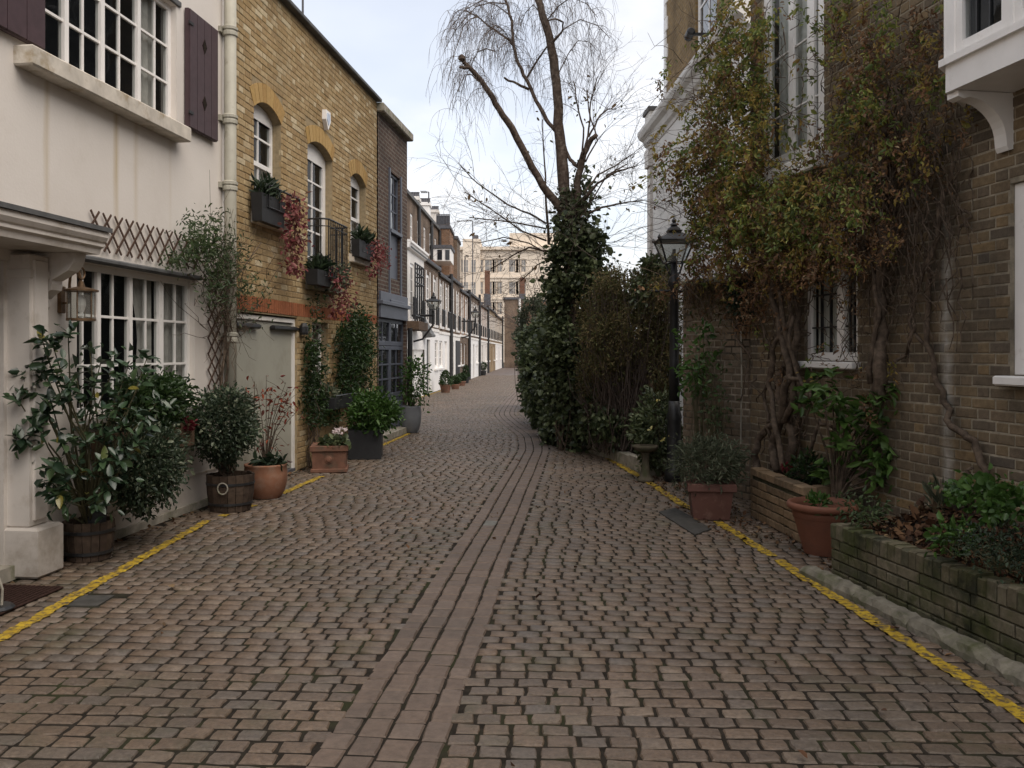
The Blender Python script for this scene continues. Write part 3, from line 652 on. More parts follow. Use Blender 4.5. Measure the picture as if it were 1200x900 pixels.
# ------------------------------------------------------------------ lantern on a swan neck beside the hood
wl = FA.W(FA.u(70), 0, 0); LN = thing('wall_lantern', 'aged brass wall lantern on a hooped arm beside the hooded doorway', 'lantern', (wl.x, wl.y, 0), FA.rot)
lu = FA.u(95,.2)-FA.u(70); z0 = FA.v(95,376,.2); z1 = FA.v(95,341,.2); zt = FA.v(95,312,.2); yb = -.20
part(MB().bbox(-.03,.03,-.03,.0, z0+.06, z1+.04,.006), 'backplate', m['brass'], LN)
pts = [(0,-.03,z0+.14),(0,-.075,z0+.14),(0,-.08,z1+.02)]+[(lu*(1-math.cos(a))/2*1.0, -.08-(.12)*(1-math.cos(a))/2, z1+.02+(zt-z1-.02)*math.sin(a)) for a in np.linspace(.2,math.pi,10)]
part(MB().tube(pts, .011, .011, 8), 'arm', m['brass'], LN)
part(MB().lathe([(.025,0),(.10,.006),(.125,-.004),(.125,.008),(.10,.016),(.03,.032),(.018,.075)], lu, yb, z1, 18), 'cap', m['brass'], LN)
rg = MB().tube([(lu+.045*math.cos(a), yb, z1+.135+.045*math.sin(a)) for a in np.linspace(0,2*math.pi,17)], .008, .008, 6, False); part(rg, 'ring', m['brass'], LN)
part(MB().lathe([(.095,0),(.095,z1-z0-.02)], lu, yb, z0+.015, 18, False), 'glass_shade', m['lampglass'], LN, True)
part(MB().lathe([(.03,0),(.105,0),(.105,.018),(.03,.018)], lu, yb, z0, 18), 'base_ring', m['brass'], LN)
for k in range(6): a = k*math.pi/3+.3; part(MB().tube([(lu+.1*math.cos(a),yb+.1*math.sin(a),z0+.01),(lu+.1*math.cos(a),yb+.1*math.sin(a),z1)], .005, .005, 5), 'guard_rod', m['brass'], LN)
part(MB().lathe([(.02,0),(.035,.05),(.03,.10),(.012,.13)], lu, yb, z0+.07, 12), 'bulb', m['white'], LN)
# ------------------------------------------------------------------ trellises
def trellis(name, label, u0, u1, v0, v1, n, slat=.018, vert=False):
    o = FA.W(u0, 0, 0); T = thing(name, label, 'trellis', (o.x,o.y,0), FA.rot); W = u1-u0; Hh = v1-v0
    def slatm(a, b, y):
        d = Vector((b[0]-a[0],0,b[1]-a[1])).normalized(); nn = Vector((-d.z,0,d.x))*slat/2; A = Vector((a[0],0,a[1])); B = Vector((b[0],0,b[1]))
        q = [A-nn,B-nn,B+nn,A+nn]; part(MB().prism([(p.x,p.z) for p in q], y-.008, y), 'slat', m['trellis'], T)
    if vert:
        s = W
        for k in range(-1, n+1):
            for sg in (1,-1):
                z0 = v0+k*Hh/n; a = (0,z0) if sg > 0 else (W,z0); b = (W,z0+2*Hh/n) if sg > 0 else (0,z0+2*Hh/n)
                if z0 < v0-.001: continue
                slatm(a, b, -.03 if sg > 0 else -.02)
    else:
        s = W/n
        for k in range(-1, n+1):
            for sg in (1,-1):
                x0 = k*s; a = (x0, v0 if sg > 0 else v1); b = (x0+s*1.6, v1 if sg > 0 else v0)
                if a[0] < -.01: 
                    f = (0-a[0])/(b[0]-a[0]); a = (0, a[1]+(b[1]-a[1])*f)
                if b[0] > W: f = (W-a[0])/(b[0]-a[0]); b = (W, a[1]+(b[1]-a[1])*f)
                if b[0]-a[0] < .05: continue
                slatm(a, b, -.03 if sg > 0 else -.02)
    return T
trellis('diamond_trellis', 'brown diamond trellis strip fixed above the ground floor window', FA.u(103), FA.u(232), 2.44, 2.76, 11)
trellis('upright_trellis', 'narrow upright brown trellis between the window and the buff drainpipe', FA.u(241), FA.u(257), .75, 2.1, 8, .016, True)
# ================================================================== YELLOW BRICK HOUSE
UY0, UY1 = UC, FA.u(441.5); VY = 6.12
H2 = house('yellow_brick_house', 'yellow stock brick mews house with arched windows and a putty garage door', FA)
ow1 = Op(FA.u(297), FA.u(329), 3.27, 4.66, .14, .22); owd = Op(FA.u(360), FA.u(389.5), 2.62, 4.64, .14, .22); ow2 = Op(FA.u(410.5), FA.u(428.5), 3.2, 4.58, .14, .22)
og = Op(FA.u(274), FA.u(348), 0, 2.07); ol = Op(FA.u(365), FA.u(384), .75, 2.05); oo = Op(FA.u(436.5), FA.u(440), 0, 2.05)
ops = [ow1, owd, ow2, og, ol]
part(panel(UY0, UY1, 0, VY, ops, 0, .2), 'wall', m['yellow_mortar'], H2)
part(shell(UY0+.005, UY1-.005, VY), 'back_walls', m['yellow_mortar'], H2)
band = Op(UY0, UY1, 2.085, 2.27)
rings = [o for o in (ow1,owd,ow2)]
br = courses(UY0+.005, UY1-.005, .01, VY-.02, ops+[band])
lay(H2, FA, br, m['yellow_brick'], .007, .03, 300, lambda x, y: x > 285 and not (x < 350 and y > 350))
for o in rings: voussoirs(H2, o, m['yellow_arch'], 9, .23)
x = UY0+.01
while x < UY1-.08:
    part(MB().bbox(x, x+.066, -.009-random.uniform(0,.002), .02, 2.088, 2.262, .004), 'lintel_brick', m['red_brick'], H2); x += .075
part(MB().bbox(UY0, UY1, -.10, .3, VY-.01, VY+.05, .01), 'coping', m['lead'], H2)
def sash(o, cols, rows, label=None, rec=.11, meet=True):
    f = window(H2, o.u0+.004, o.u1-.004, o.v0+.004, o.v1-.004, cols, rows, rec, .055 if meet else .12, .026, 'white', 'glass', (), [((o.v0+o.v1)/2-.05,.06)] if meet else (), rise=o.rise)
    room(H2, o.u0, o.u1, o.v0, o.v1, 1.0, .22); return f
cc = lambda o: [(o.u0+o.u1)/2]
sash(ow1, cc(ow1), [3.62,4.25], None); sash(ow2, cc(ow2), [3.55,4.2]); sash(owd, cc(owd), [2.98,3.36,3.72,4.08], None, .11, False)
drape(H2, ow1.u0+.05, ow1.u1-.05, ow1.v0, 3.95, .19, 6, .012); drape(H2, ow2.u0+.05, ow2.u1-.05, ow2.v0, 3.85, .19, 6, .012); drape(H2, owd.u0+.12, owd.u0+.42, owd.v0, owd.v1-.2, .19, 4, .012)
for o, w in ((ow1,.10),(owd,.13),(ow2,.09)): part(MB().bbox(o.u0-.09, o.u1+.07, -w, .08, o.v0-.14, o.v0-.003, .01), 'sill', m['stone' if w < .12 else 'greystone'], H2)
window(H2, ol.u0, ol.u1, ol.v0, ol.v1, 2, 4, .1, .05, .02, 'white', 'farglass')
# garage door with strap hinges
gf = MB(); a, b = og.u0, og.u1
gf.bbox(a, a+.05, .03, .13, 0, 2.05); gf.bbox(b-.05, b, .03, .13, 0, 2.05); gf.bbox(a+.05, b-.05, .032, .13, 1.99, 2.05); part(gf, 'garage_frame', m['offwhite'], H2)
g1 = part(MB().bbox(a+.055, b-.055, .06, .11, .05, 1.985), 'garage_door', m['garage'], H2)
for pa, pb in ((276,305),(320,350)):
    part(MB().bbox(FA.u(pa,.0)+.03, FA.u(pb,.0), -.015, .055, 1.885, 1.945, .018), 'door_track', m['black'], g1)
part(MB().lathe([(.05,0),(.06,.03),(.06,.11),(.03,.16)], FA.u(351), -.06, 1.84, 10), 'floodlight', m['black'], H2)
part(MB().box(a, b, .02, .14, 0, .045), 'threshold', m['slate'], H2)
# drainpipe with collars at the corner
pu = FA.u(270,.09); dpz = MB().tube([(pu,-.09,.0),(pu,-.09,VY+.05)], .064, .064, 14); pp = part(dpz, 'drainpipe', m['pipe'], H2, True)
for py in (37, 140, 218, 395, 497):
    z = FA.v(270, py, .09)
    cl = MB().lathe([(.065,-.06),(.082,-.05),(.082,-.015),(.074,0),(.086,.012),(.086,.04),(.065,.055)], pu, -.085, z, 14); cl.box(pu-.11, pu+.02, -.03, 0, z-.03, z+.03); part(cl, 'collar', m['pipe'], pp)
part(MB().box(UC-.03, UC+.012, -.02, .0, 0, VY), 'corner_flashing', m['white'], H2)
# ------------------------------------------------------------------ things on the yellow house
def railing(label, u0, u1, v0, v1, out, n, par_name='iron_railing', curve=.0):
    o = FA.W(u0,0,0); T = thing(par_name, label, 'railing', (o.x,o.y,0), FA.rot); W = u1-u0
    def path(z): return [(0,0,z),(0,-out+.08,z),(.03,-out+.02,z),(.09,-out,z),(W-.09,-out,z),(W-.03,-out+.02,z),(W,-out+.08,z),(W,0,z)]
    part(MB().tube(path(v1), .013, .013, 6), 'top_rail', m['black'], T); part(MB().tube(path(v0+.04), .010, .010, 6), 'bottom_rail', m['black'], T)
    if v1-v0 > .5: part(MB().tube(path(v1-.1), .008, .008, 6), 'upper_rail', m['black'], T)
    for k in range(n): x = .06+(W-.12)*k/(n-1); part(MB().tube([(x,-out,v0+.03),(x,-out,v1)], .010, .010, 5), 'baluster', m['black'], T)
    for x in (0, W):
        for y in (.1, out*.66): part(MB().tube([(x,-y,v0+.03),(x,-y,v1)], .010, .010, 5), 'baluster', m['black'], T)
    return T
railing('tall black iron railing across the french window of the yellow house', FA.u(361), FA.u(408,.28), 2.63, 3.47, .28, 10)
railing('low black rail holding the nearer window box', FA.u(294), FA.u(348,.14), 3.28, 3.58, .20, 4, 'window_rail')
railing('low black rail holding the farther window box', FA.u(411), FA.u(441,.14), 3.21, 3.50, .18, 4, 'window_rail')
ab = FA.W(FA.u(379.5), 0, 0); AL = thing('alarm_box', 'white shield-shaped alarm box high on the yellow brick wall', 'alarm box', (ab.x,ab.y,0), FA.rot)
za = FA.v(379.5,140); part(MB().prism([(-.10,za+.12),(-.11,za-.02),(0,za-.16),(.11,za-.02),(.10,za+.12)][::1], -.07, -.008), 'cover', m['white'], AL)
part(MB().prism([(-.06,za+.08),(-.066,za-.01),(0,za-.09),(.066,za-.01),(.06,za+.08)], -.078, -.068), 'front_plate', plain('pale_blue_plate',(.5,.56,.68)), AL)
ap = FA.W(FA.u(418)+.2, 0, -1.0); AN = thing('aerial_mast', 'thin dark aerial mast rising above the yellow house roof', 'mast', (ap.x+0,ap.y,0)); 
dA = ap.y; part(MB().tube([(0,0,VY),(0,0,11)], .022, .018, 6), 'pole', m['slate'], AN)
for k in range(9): z = VY+.5+k*.5; part(MB().tube([(-.035,0,z),(.035,0,z)], .008, .008, 4), 'step', m['slate'], AN)
# ================================================================== DARK BRICK HOUSE WITH BLUE-GREY JOINERY
UD0, UD1 = UY1, FA.u(476); VD = 5.95
H3 = house('dark_brick_house', 'narrow dark brick house with blue-grey double doors and a sky-lit window', FA)
m['darkbrick'] = bricktex('dark_brickwork', (.085,.052,.042), (.12,.075,.056), (.17,.15,.125))
o3 = Op(FA.u(455), FA.u(467.5), 3.02, 5.05); o4 = Op(UD0+.06, UD1-.10, 0, 2.72)
part(panel(UD0+.005, UD1, 0, VD, [o3,o4], -.02, .14), 'wall', m['darkbrick'], H3); part(shell(UD0+.01, UD1, VD, 11.), 'back_walls', m['darkbrick'], H3)
part(MB().bbox(UD0-.02, UD1+.05, -.14, .3, VD-.005, VD+.16, .02), 'coping', m['greystone'], H3)
f3 = window(H3, o3.u0, o3.u1, 3.95, 5.05, 3, 3, .02, .05, .025, 'bluegrey', 'skyglass')
part(MB().bbox(o3.u0, o3.u1, .03, .08, 2.62, 3.93), 'apron_panel', m['bluegrey'], H3)
ap_ = MB(); ap_.bbox(o3.u0-.06, o3.u0, -.05, .06, 2.6, 5.1); ap_.bbox(o3.u1, o3.u1+.06, -.05, .06, 2.6, 5.1); ap_.bbox(o3.u0-.02, o3.u1+.02, -.07, .03, 3.88, 3.948); ap_.bbox(o3.u0-.12, o3.u1+.12, -.09, .03, 2.50, 2.60); part(ap_, 'window_case', m['bluegrey'], H3)
part(MB().bbox(o4.u0, o4.u1, -.06, .12, 2.24, 2.72), 'fascia', m['bluegrey'], H3); part(MB().bbox(o4.u0-.04, o4.u1+.06, -.11, .0, 2.48, 2.55), 'cornice', m['bluegrey'], H3)
mid = (o4.u0+o4.u1)/2
for a, b in ((o4.u0, mid-.006), (mid+.006, o4.u1)):
    d0 = part(MB().bbox(a, b, .05, .09, .03, .72), 'door', m['bluegrey'], H3)
    part(MB().bbox(a+.16, b-.16, .035, .055, .12, .64, .01), 'door_panel', m['bluegrey'], d0)
    window(H3, a, b, .73, 1.72, 2, 3, .04, .07, .03, 'bluegrey', 'farglass'); window(H3, a, b, 1.73, 2.235, 2, 1, .04, .07, .03, 'bluegrey', 'farglass')
part(MB().box(o4.u0, o4.u1, .1, .12, 0, 2.3), 'backing', m['dark'], H3)
part(MB().bbox(o4.u0-.15, o4.u1, -.18, .1, 0, .12), 'doorstep', m['greystone'], H3)
part(MB().tube([(UD1-.04,-.09,0),(UD1-.04,-.09,2.1)], .05, .05, 8), 'drainpipe', m['black'], H3)

# ------------------------------------------------------------------ lane continued with unseen houses, added to block sky light behind the viewer
def plainhouse(label, fr, u0, u1, ht, mat):
    o = fr.W(u0,0,0); h = thing('sky_block_house', label, 'house', (o.x,o.y,0), fr.rot, 'houses behind the viewer'); W = u1-u0; ops = [Op(W*(k+.5)/4-.5, W*(k+.5)/4+.5, z, z+1.5) for k in range(4) for z in (.9,3.5)]
    part(panel(0, W, 0, ht, ops, 0, .12), 'wall', m[mat], h); part(shell(0,W,ht), 'back_walls', m[mat], h)
    for q in ops: window(h, q.u0, q.u1, q.v0, q.v1, 2, 3, .03, .08, .03, 'white', 'farglass', panes=False)
m['backbrick'] = bricktex('rear_brickwork', (.16,.10,.06), (.22,.14,.08), (.22,.19,.15))
plainhouse('cream mews house before the hooded doorway, behind the viewer', FA, -14.2, -.05, 6.3, 'offwhite'); plainhouse('brick mews house farther back on the left, behind the viewer', FA, -30, -14.3, 6.3, 'backbrick')
# ================================================================== RIGHT-HAND HOUSE (brown brick, covered in vine)
H4 = house('brown_brick_house', 'brown brick house under a rambling vine with white leaded windows', FB)
UE = FB.u(1200)+3.2; V4 = 7.2
plainhouse('brown brick mews house on the right, behind the viewer', FB, UE+.05, UE+16, 7., 'backbrick'); plainhouse('brick mews house farther back on the right, behind the viewer', FB, UE+16.1, UE+32, 6.5, 'backbrick')
r1 = Op(FB.u(1005), FB.u(943), 0, 0)
def OpB(pa, pb, v0, v1): a, b = sorted((FB.u(pa), FB.u(pb))); return Op(a, b, v0, v1)
q1 = OpB(943, 1005, 1.52, 2.86); q2 = OpB(1184, 1290, 1.45, 2.70); q3 = OpB(893, 966, 3.42, 5.6)
ops = [q1, q2, q3]
part(panel(0, UE, 0, V4, ops, 0, .12), 'wall', m['brown_mortar'], H4); part(shell(.005, UE, V4, 6.), 'back_walls', m['brown_mortar'], H4)
lay(H4, FB, courses(.005, UE-.01, .01, V4-.02, ops, .0757, .235, .012), m['brown_brick'], .005, .03, 300, lambda x, y: (x > 1005 and 190 < y < 620) or (880 < x < 1000 and 425 < y < 570))
def wop(o, cols, rows, mull=(), barm=None, fw=.065, rec=.03, sill=True, rails=()):
    f = window(H4, o.u0+.003, o.u1-.003, o.v0+.003, o.v1-.003, cols, rows, rec, fw, .014, 'white', 'glass', mull, rails, barm=barm); room(H4, o.u0, o.u1, o.v0, o.v1, .8, .18)
    if sill: part(MB().bbox(o.u0-.05, o.u1+.06, -.09, .04, o.v0-.065, o.v0-.002, .01), 'sill', m['white'], H4)
    return f
mu = FB.u(982); wop(q1, [q1.u0+.065+(mu-.05-q1.u0-.065)*k/3 for k in (1,2)]+[mu+.05+(q1.u1-.065-mu-.05)*k/3 for k in (1,2)], [1.83,2.13,2.43], [(mu,.12)], 'black')
drape(H4, q1.u0+.08, q1.u1-.08, q1.v0+.05, q1.v1-.05, .10, 9, .008, None, 'blind')
wop(q2, 3, [1.8,2.1,2.4], [(q2.u0+.10,.07)], 'black', .085)
m1, m2 = FB.u(925), FB.u(948); wop(q3, 2, [4.0,4.6], [(m1,.10),(m2,.13)], None, .14, .02, False)
drape(H4, q3.u0+.15, q3.u1-.15, q3.v0+.1, q3.v1, .12, 9, .010, None, 'blind')
part(MB().bbox(q3.u0-.12, q3.u1+.15, -.16, .04, q3.v0-.16, q3.v0-.004, .015), 'sill', m['offwhite'], H4)
# canted oriel window on a scrolled bracket
bu0 = FB.u(1134); bu1 = UE-.2; BD = .43; cant = FB.u(1108,BD)-bu0; z0 = FB.v(1108,109,BD); zk = FB.v(1182,178)
def bay(z): return [(bu0,0,z),(bu0+cant,-BD,z),(bu1,-BD,z),(bu1,0,z)]
oz1, oz2, oz3 = z0, z0+.22, z0+1.75
B = MB(); pl = [(bu0,0),(bu0+cant,-BD),(bu1,-BD),(bu1,0.02)]
bo = part(MB().prism_z(pl, oz1, oz2), 'oriel', m['white'], H4)
part(MB().prism_z([(bu0-.05,0),(bu0+cant-.03,-BD-.03),(bu1,-BD-.03),(bu1,-BD+.01),(bu0+cant+.02,-BD+.01),(bu0+.03,0)], oz2-.05, oz2-.004), 'moulding', m['white'], bo)
part(MB().prism_z(pl, oz3, oz3+.6), 'oriel_top', m['white'], bo)
# front lights of the oriel
fu0 = bu0+cant; pitch = .52; k = 0; xx = fu0-.02
while xx < bu1-.2:
    w = window(bo, xx+.10, xx+pitch+.10-.05, oz2+.004, oz3-.004, 3, 5, -BD+.015, .06, .012, 'white', 'glass', barm='black', dp=.05); 
    part(MB().bbox(xx+(.0 if k == 0 else .05), xx+.10, -BD+.002, -BD+.12, oz2, oz3), 'post', m['white'], bo); xx += pitch; k += 1
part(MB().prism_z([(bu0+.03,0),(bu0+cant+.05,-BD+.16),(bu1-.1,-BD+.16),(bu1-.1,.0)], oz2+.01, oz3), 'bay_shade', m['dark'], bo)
sx = MB().prism_z([(bu0,0),(bu0+cant-.004,-BD+.0),(bu0+cant+.06,-BD+.06),(bu0+.08,0)], oz2, oz3); part(sx, 'side_light', m['white'], bo)
kb = FB.u(1181); bp = [(0,zk+.01),(-.035,zk),(-.05,zk+.03)]+[(-.055-.30*(1-math.cos(a)), zk+.07+(z0-zk-.11)*math.sin(a)) for a in np.linspace(.15,1.45,9)]+[(-.36,z0-.055),(-.40,z0-.04),(-.40,z0-.004),(0,z0-.004)]
part(MB().prism_x(bp, kb-.055, kb+.055), 'bracket', m['white'], bo)
# ================================================================== WHITE AND BRICK HOUSE BEHIND THE GARDEN WALL
H5 = house('white_and_brick_house', 'tall house with white ground storey, deep cornice and brown brick above', FC)
c0 = FC.u(779.5); c1 = FC.u(900)+.5; s0 = FC.u(762,.36)
m['tanbrick'] = bricktex('tan_brickwork', (.20,.125,.05), (.26,.17,.07), (.22,.17,.11))
ob = Op(FC.u(815), FC.u(840), 6.9, 9.2)
part(panel(c0, c1, 6.2, 10.5, [ob], 0, .15), 'upper_wall', m['tanbrick'], H5); bx = MB(); bx.box(c0, c1, .2, 7, 0, 10.45); part(bx, 'back_walls', m['tanbrick'], H5)
part(MB().box(s0, c1, -.36, .18, 0, 6.05), 'lower_wall', m['offwhite'], H5)
window(H5, ob.u0, ob.u1, ob.v0, ob.v1, 2, 2, .05, .12, .04, 'white', 'farglass'); part(MB().box(ob.u0,ob.u1,.14,.19,ob.v0,ob.v1), 'backing', m['dark'], H5)
part(MB().bbox(ob.u0-.15, ob.u1+.15, -.10, .05, ob.v0-.14, ob.v0-.004), 'sill', m['white'], H5)
cpf = [(.1,6.0),(-.38,6.0),(-.40,6.06),(-.46,6.10),(-.50,6.2),(-.58,6.25),(-.62,6.33),(-.62,6.40),(.1,6.46)]
part(MB().prism_x(cpf, s0-.14, c1), 'cornice', m['offwhite'], H5)
part(MB().bbox(s0-.1, s0+.45, -.46, .1, 6.4, 6.75), 'parapet_block', m['offwhite'], H5); part(MB().bbox(s0-.16, s0+.5, -.5, .12, 6.752, 6.84), 'parapet_cap', m['lead'], H5)
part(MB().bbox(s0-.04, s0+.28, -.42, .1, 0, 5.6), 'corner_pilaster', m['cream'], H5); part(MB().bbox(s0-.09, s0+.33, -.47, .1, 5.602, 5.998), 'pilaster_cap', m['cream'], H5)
z = 6.5; k = 0
while z < 10.3: part(MB().bbox(c0-.02, c0+(.30 if k % 2 else .18), -.03, .12, z, z+.29, .01), 'quoin', m['white'], H5); z += .3; k += 1
cm = FC.W(FC.u(832), 0, 0); CA = thing('security_camera', 'small black security camera by the high window', 'camera', (cm.x,cm.y,0), FC.rot)
zc = FC.v(832,11,.3); part(MB().box(-.03,.03,-.30,0,zc-.02,zc+.02), 'arm', m['black'], CA); part(MB().lathe([(.06,-.14),(.075,-.12),(.075,.10),(.05,.13)], 0, 0, 0, 12), 'body', m['black'], CA).matrix_local = Matrix.Translation((0,-.36,zc)) @ Matrix.Rotation(R(80),4,'Y')
# ================================================================== GARDEN WALL
g0 = (FB.O.x, FB.O.y); FW = Front(2.045, 10.6, g0[0]-2.045-.01, g0[1]-10.6)
GL = math.hypot(g0[0]-2.055, g0[1]-10.6)
gw = thing('garden_wall', 'old brick garden wall with pale mortar beside the street lamp', 'wall', (FW.O.x, FW.O.y, 0), FW.rot)
part(MB().box(0, GL, 0, .24, 0, 2.38), 'core', m['garden_mortar'], gw)
lay(gw, FW, courses(0, GL, .005, 2.34, (), .0757, .225, .016), m['garden_brick'], .005, .02, 300, lambda x, y: x > 780)
part(MB().bbox(-.03, GL, -.04, .28, 2.382, 2.46, .015), 'coping', m['greystone'], gw)
# ================================================================== MOSSY PLANTER (right foreground)
FP = Front(3.31-.167*6.28, 6.28, .167, -1); PL = 4.6; PH = .40
pr = thing('mossy_brick_planter', 'long low mossy brick planter full of leaf litter beside the brown brick house', 'planter', (FP.O.x,FP.O.y,0), FP.rot)
depth = .80
cr = MB(); cr.box(.012, PL, .012, .10, 0, PH-.012); cr.box(.012, .10, .10, depth, 0, PH-.012); part(cr, 'core', m['moss_mortar'], pr)
part(MB().box(.1, PL, .1, depth, .0, PH-.09), 'fill', m['soil'], pr)
b = courses(0, PL, .005, PH-.112, (), .072, .225, .010, 'stretcher'); lay(pr, FP, b, m['moss_brick'], .004, .04, 200)
x = 0.; n = 0
while x < PL:
    w = .068; h0 = PH-.112+random.uniform(-.003,.003); bo_ = brick_obj(pr, m['moss_brick'], x+random.uniform(-.002,.002), x+w, h0, PH+random.uniform(-.012,.008), .008+random.uniform(-.003,.006), .115, 'coping_brick') if n < 60 else None; x += .076; n += 1
vz = PH-.112; yy = .11
while yy < depth-.05:      # end of the planter, coping on edge
    o = brick_obj(pr, m['moss_brick'], 0,1,0,1, 0,1, 'coping_brick'); o.location = (-.006, yy, vz); o.scale = (.11,.066,.112+random.uniform(-.01,.005)); yy += .075
for i in range(3):
    o = brick_obj(pr, m['moss_brick'], 0,1,0,1, 0,1, 'brick')
    o.location = (-.004,.02,.005+i*.095); o.scale = (.06,.75,.085)
def mound():
    nx, ny = 90, 18; V = []; F = []
    for j in range(ny+1):
        for i in range(nx+1):
            u = .09+(PL-.09)*i/nx; y = .09+(depth-.09)*j/ny; f = j/ny
            V.append((u, y, PH-.055+.17*f**1.2+.03*math.sin(u*4.1)*f+random.gauss(0,.006)))
    for j in range(ny):
        for i in range(nx): a = j*(nx+1)+i; F.append((a,a+1,a+nx+2,a+nx+1))
    return MB().add(V,F)
part(mound(), 'soil', m['soil'], pr, True)
# weathered kerb in front: separate stones butted end to end
x = -.16; 
kb_ = thing('kerb', 'row of weathered pale kerb stones along the foot of the mossy planter', 'kerb', (FP.O.x,FP.O.y,0), FP.rot)
while x < PL:
    L0 = random.uniform(.55,.85); n = 10; V = []; F = []; sec = [(-.04,-.02),(-.045,.045),(-.06,.068),(-.10,.075),(-.14,.062),(-.165,.03),(-.17,-.02)]
    for i in range(n+1):
        u = x+.004+(L0-.008)*i/n; e = 1-.12*(i in (0,n)); V += [(u, y+random.gauss(0,.004), z*e+random.gauss(0,.005)*(z > 0)) for y,z in sec]
    k = len(sec)
    for i in range(n):
        for j in range(k-1): a = i*k+j; F.append((a,a+k,a+k+1,a+1))
    F.append(tuple(range(k))); F.append(tuple(range(n*k+k-1, n*k-1, -1))); part(MB().add(V,F), 'kerb_stone', m['kerb'], kb_, False); x += L0
# ================================================================== SMALL BRICK PLANTER at the vine's foot
fl, fr_ = (2.335,8.67), (2.425,7.42)
FS = Front(fl[0], fl[1], fr_[0]-fl[0], fr_[1]-fl[1]); SL = math.hypot(fr_[0]-fl[0], fr_[1]-fl[1]); SH = .475
sp = thing('small_brick_planter', 'short brown brick planter at the foot of the twisted vine trunks', 'planter', (FS.O.x,FS.O.y,0), FS.rot)
sc_ = MB(); sc_.box(.012, SL-.012, .012, .11, 0, SH-.07); sc_.box(SL-.11, SL-.012, .11, .42, 0, SH-.07); sc_.box(.012,.10,.11,.36,0,SH-.07); part(sc_, 'core', m['moss_mortar'], sp)
part(MB().box(.1, SL-.1, .1, .42, 0, SH-.08), 'soil', m['soil'], sp)
lay(sp, FS, courses(0, SL, .005, SH-.075, (), .075, .215, .011, 'stretcher'), m['bed_brick'], .005, .04, 120)
FS2 = Front(fr_[0], fr_[1], FS.Y.x, FS.Y.y)
for i, b in enumerate(courses(0, .40, .005, SH-.075, (), .075, .215, .011, 'stretcher')):
    M = Matrix.Translation((SL,0,0)) @ Matrix.Rotation(R(90),4,'Z'); brick_obj(sp, m['bed_brick'], *b, .005, .04, 'brick', M)
x = 0
while x < SL-.1: brick_obj(sp, m['bed_brick'], x, x+.208, SH-.068, SH+random.uniform(-.004,.004), .012, .125, 'coping_brick'); x += .215
for k in range(2): o = brick_obj(sp, m['bed_brick'], 0,1,0,1,0,1,'coping_brick'); o.location = (SL-.115,.125+.15*k,SH-.068); o.scale = (.125,.145,.068)
# ================================================================== LOW KERBED BED beside the ivy tree
bed = thing('stone_edged_bed', 'low stone edged planting bed at the foot of the ivy tree', 'planting bed')
ed = [ground(640,503), ground(656,520), ground(668,526), (1.33,13.4), (1.50,12.3), (1.66,11.45)]
ed = [(p[0]+.12, p[1]) for p in ed]
for (x0,y0),(x1,y1) in zip(ed[:-1], ed[1:]):
    n = max(1,int(math.hypot(x1-x0,y1-y0)/.45))
    for k in range(n):
        a = Vector((x0+(x1-x0)*k/n, y0+(y1-y0)*k/n)); c = Vector((x0+(x1-x0)*(k+1)/n, y0+(y1-y0)*(k+1)/n)); t = (c-a).normalized(); nn = Vector((-t.y,t.x)); a = a+t*.006; c = c-t*.006
        h = .17+random.uniform(-.02,.02); part(MB().prism_z([(a.x,a.y),(a.x-nn.x*-.16,a.y-nn.y*-.16),(c.x+nn.x*.16,c.y+nn.y*.16),(c.x,c.y)][::1] if False else [(a.x,a.y),(c.x,c.y),(c.x+nn.x*.16,c.y+nn.y*.16),(a.x+nn.x*.16,a.y+nn.y*.16)], -.02, h), 'edging_stone', m['greystone'], bed)
part(MB().prism_z([(p[0]+.1,p[1]) for p in ed]+[(2.05,11.6),(2.2,13),(2.6,17),(2.6,19)], -.015, .13), 'soil', m['soil'], bed)
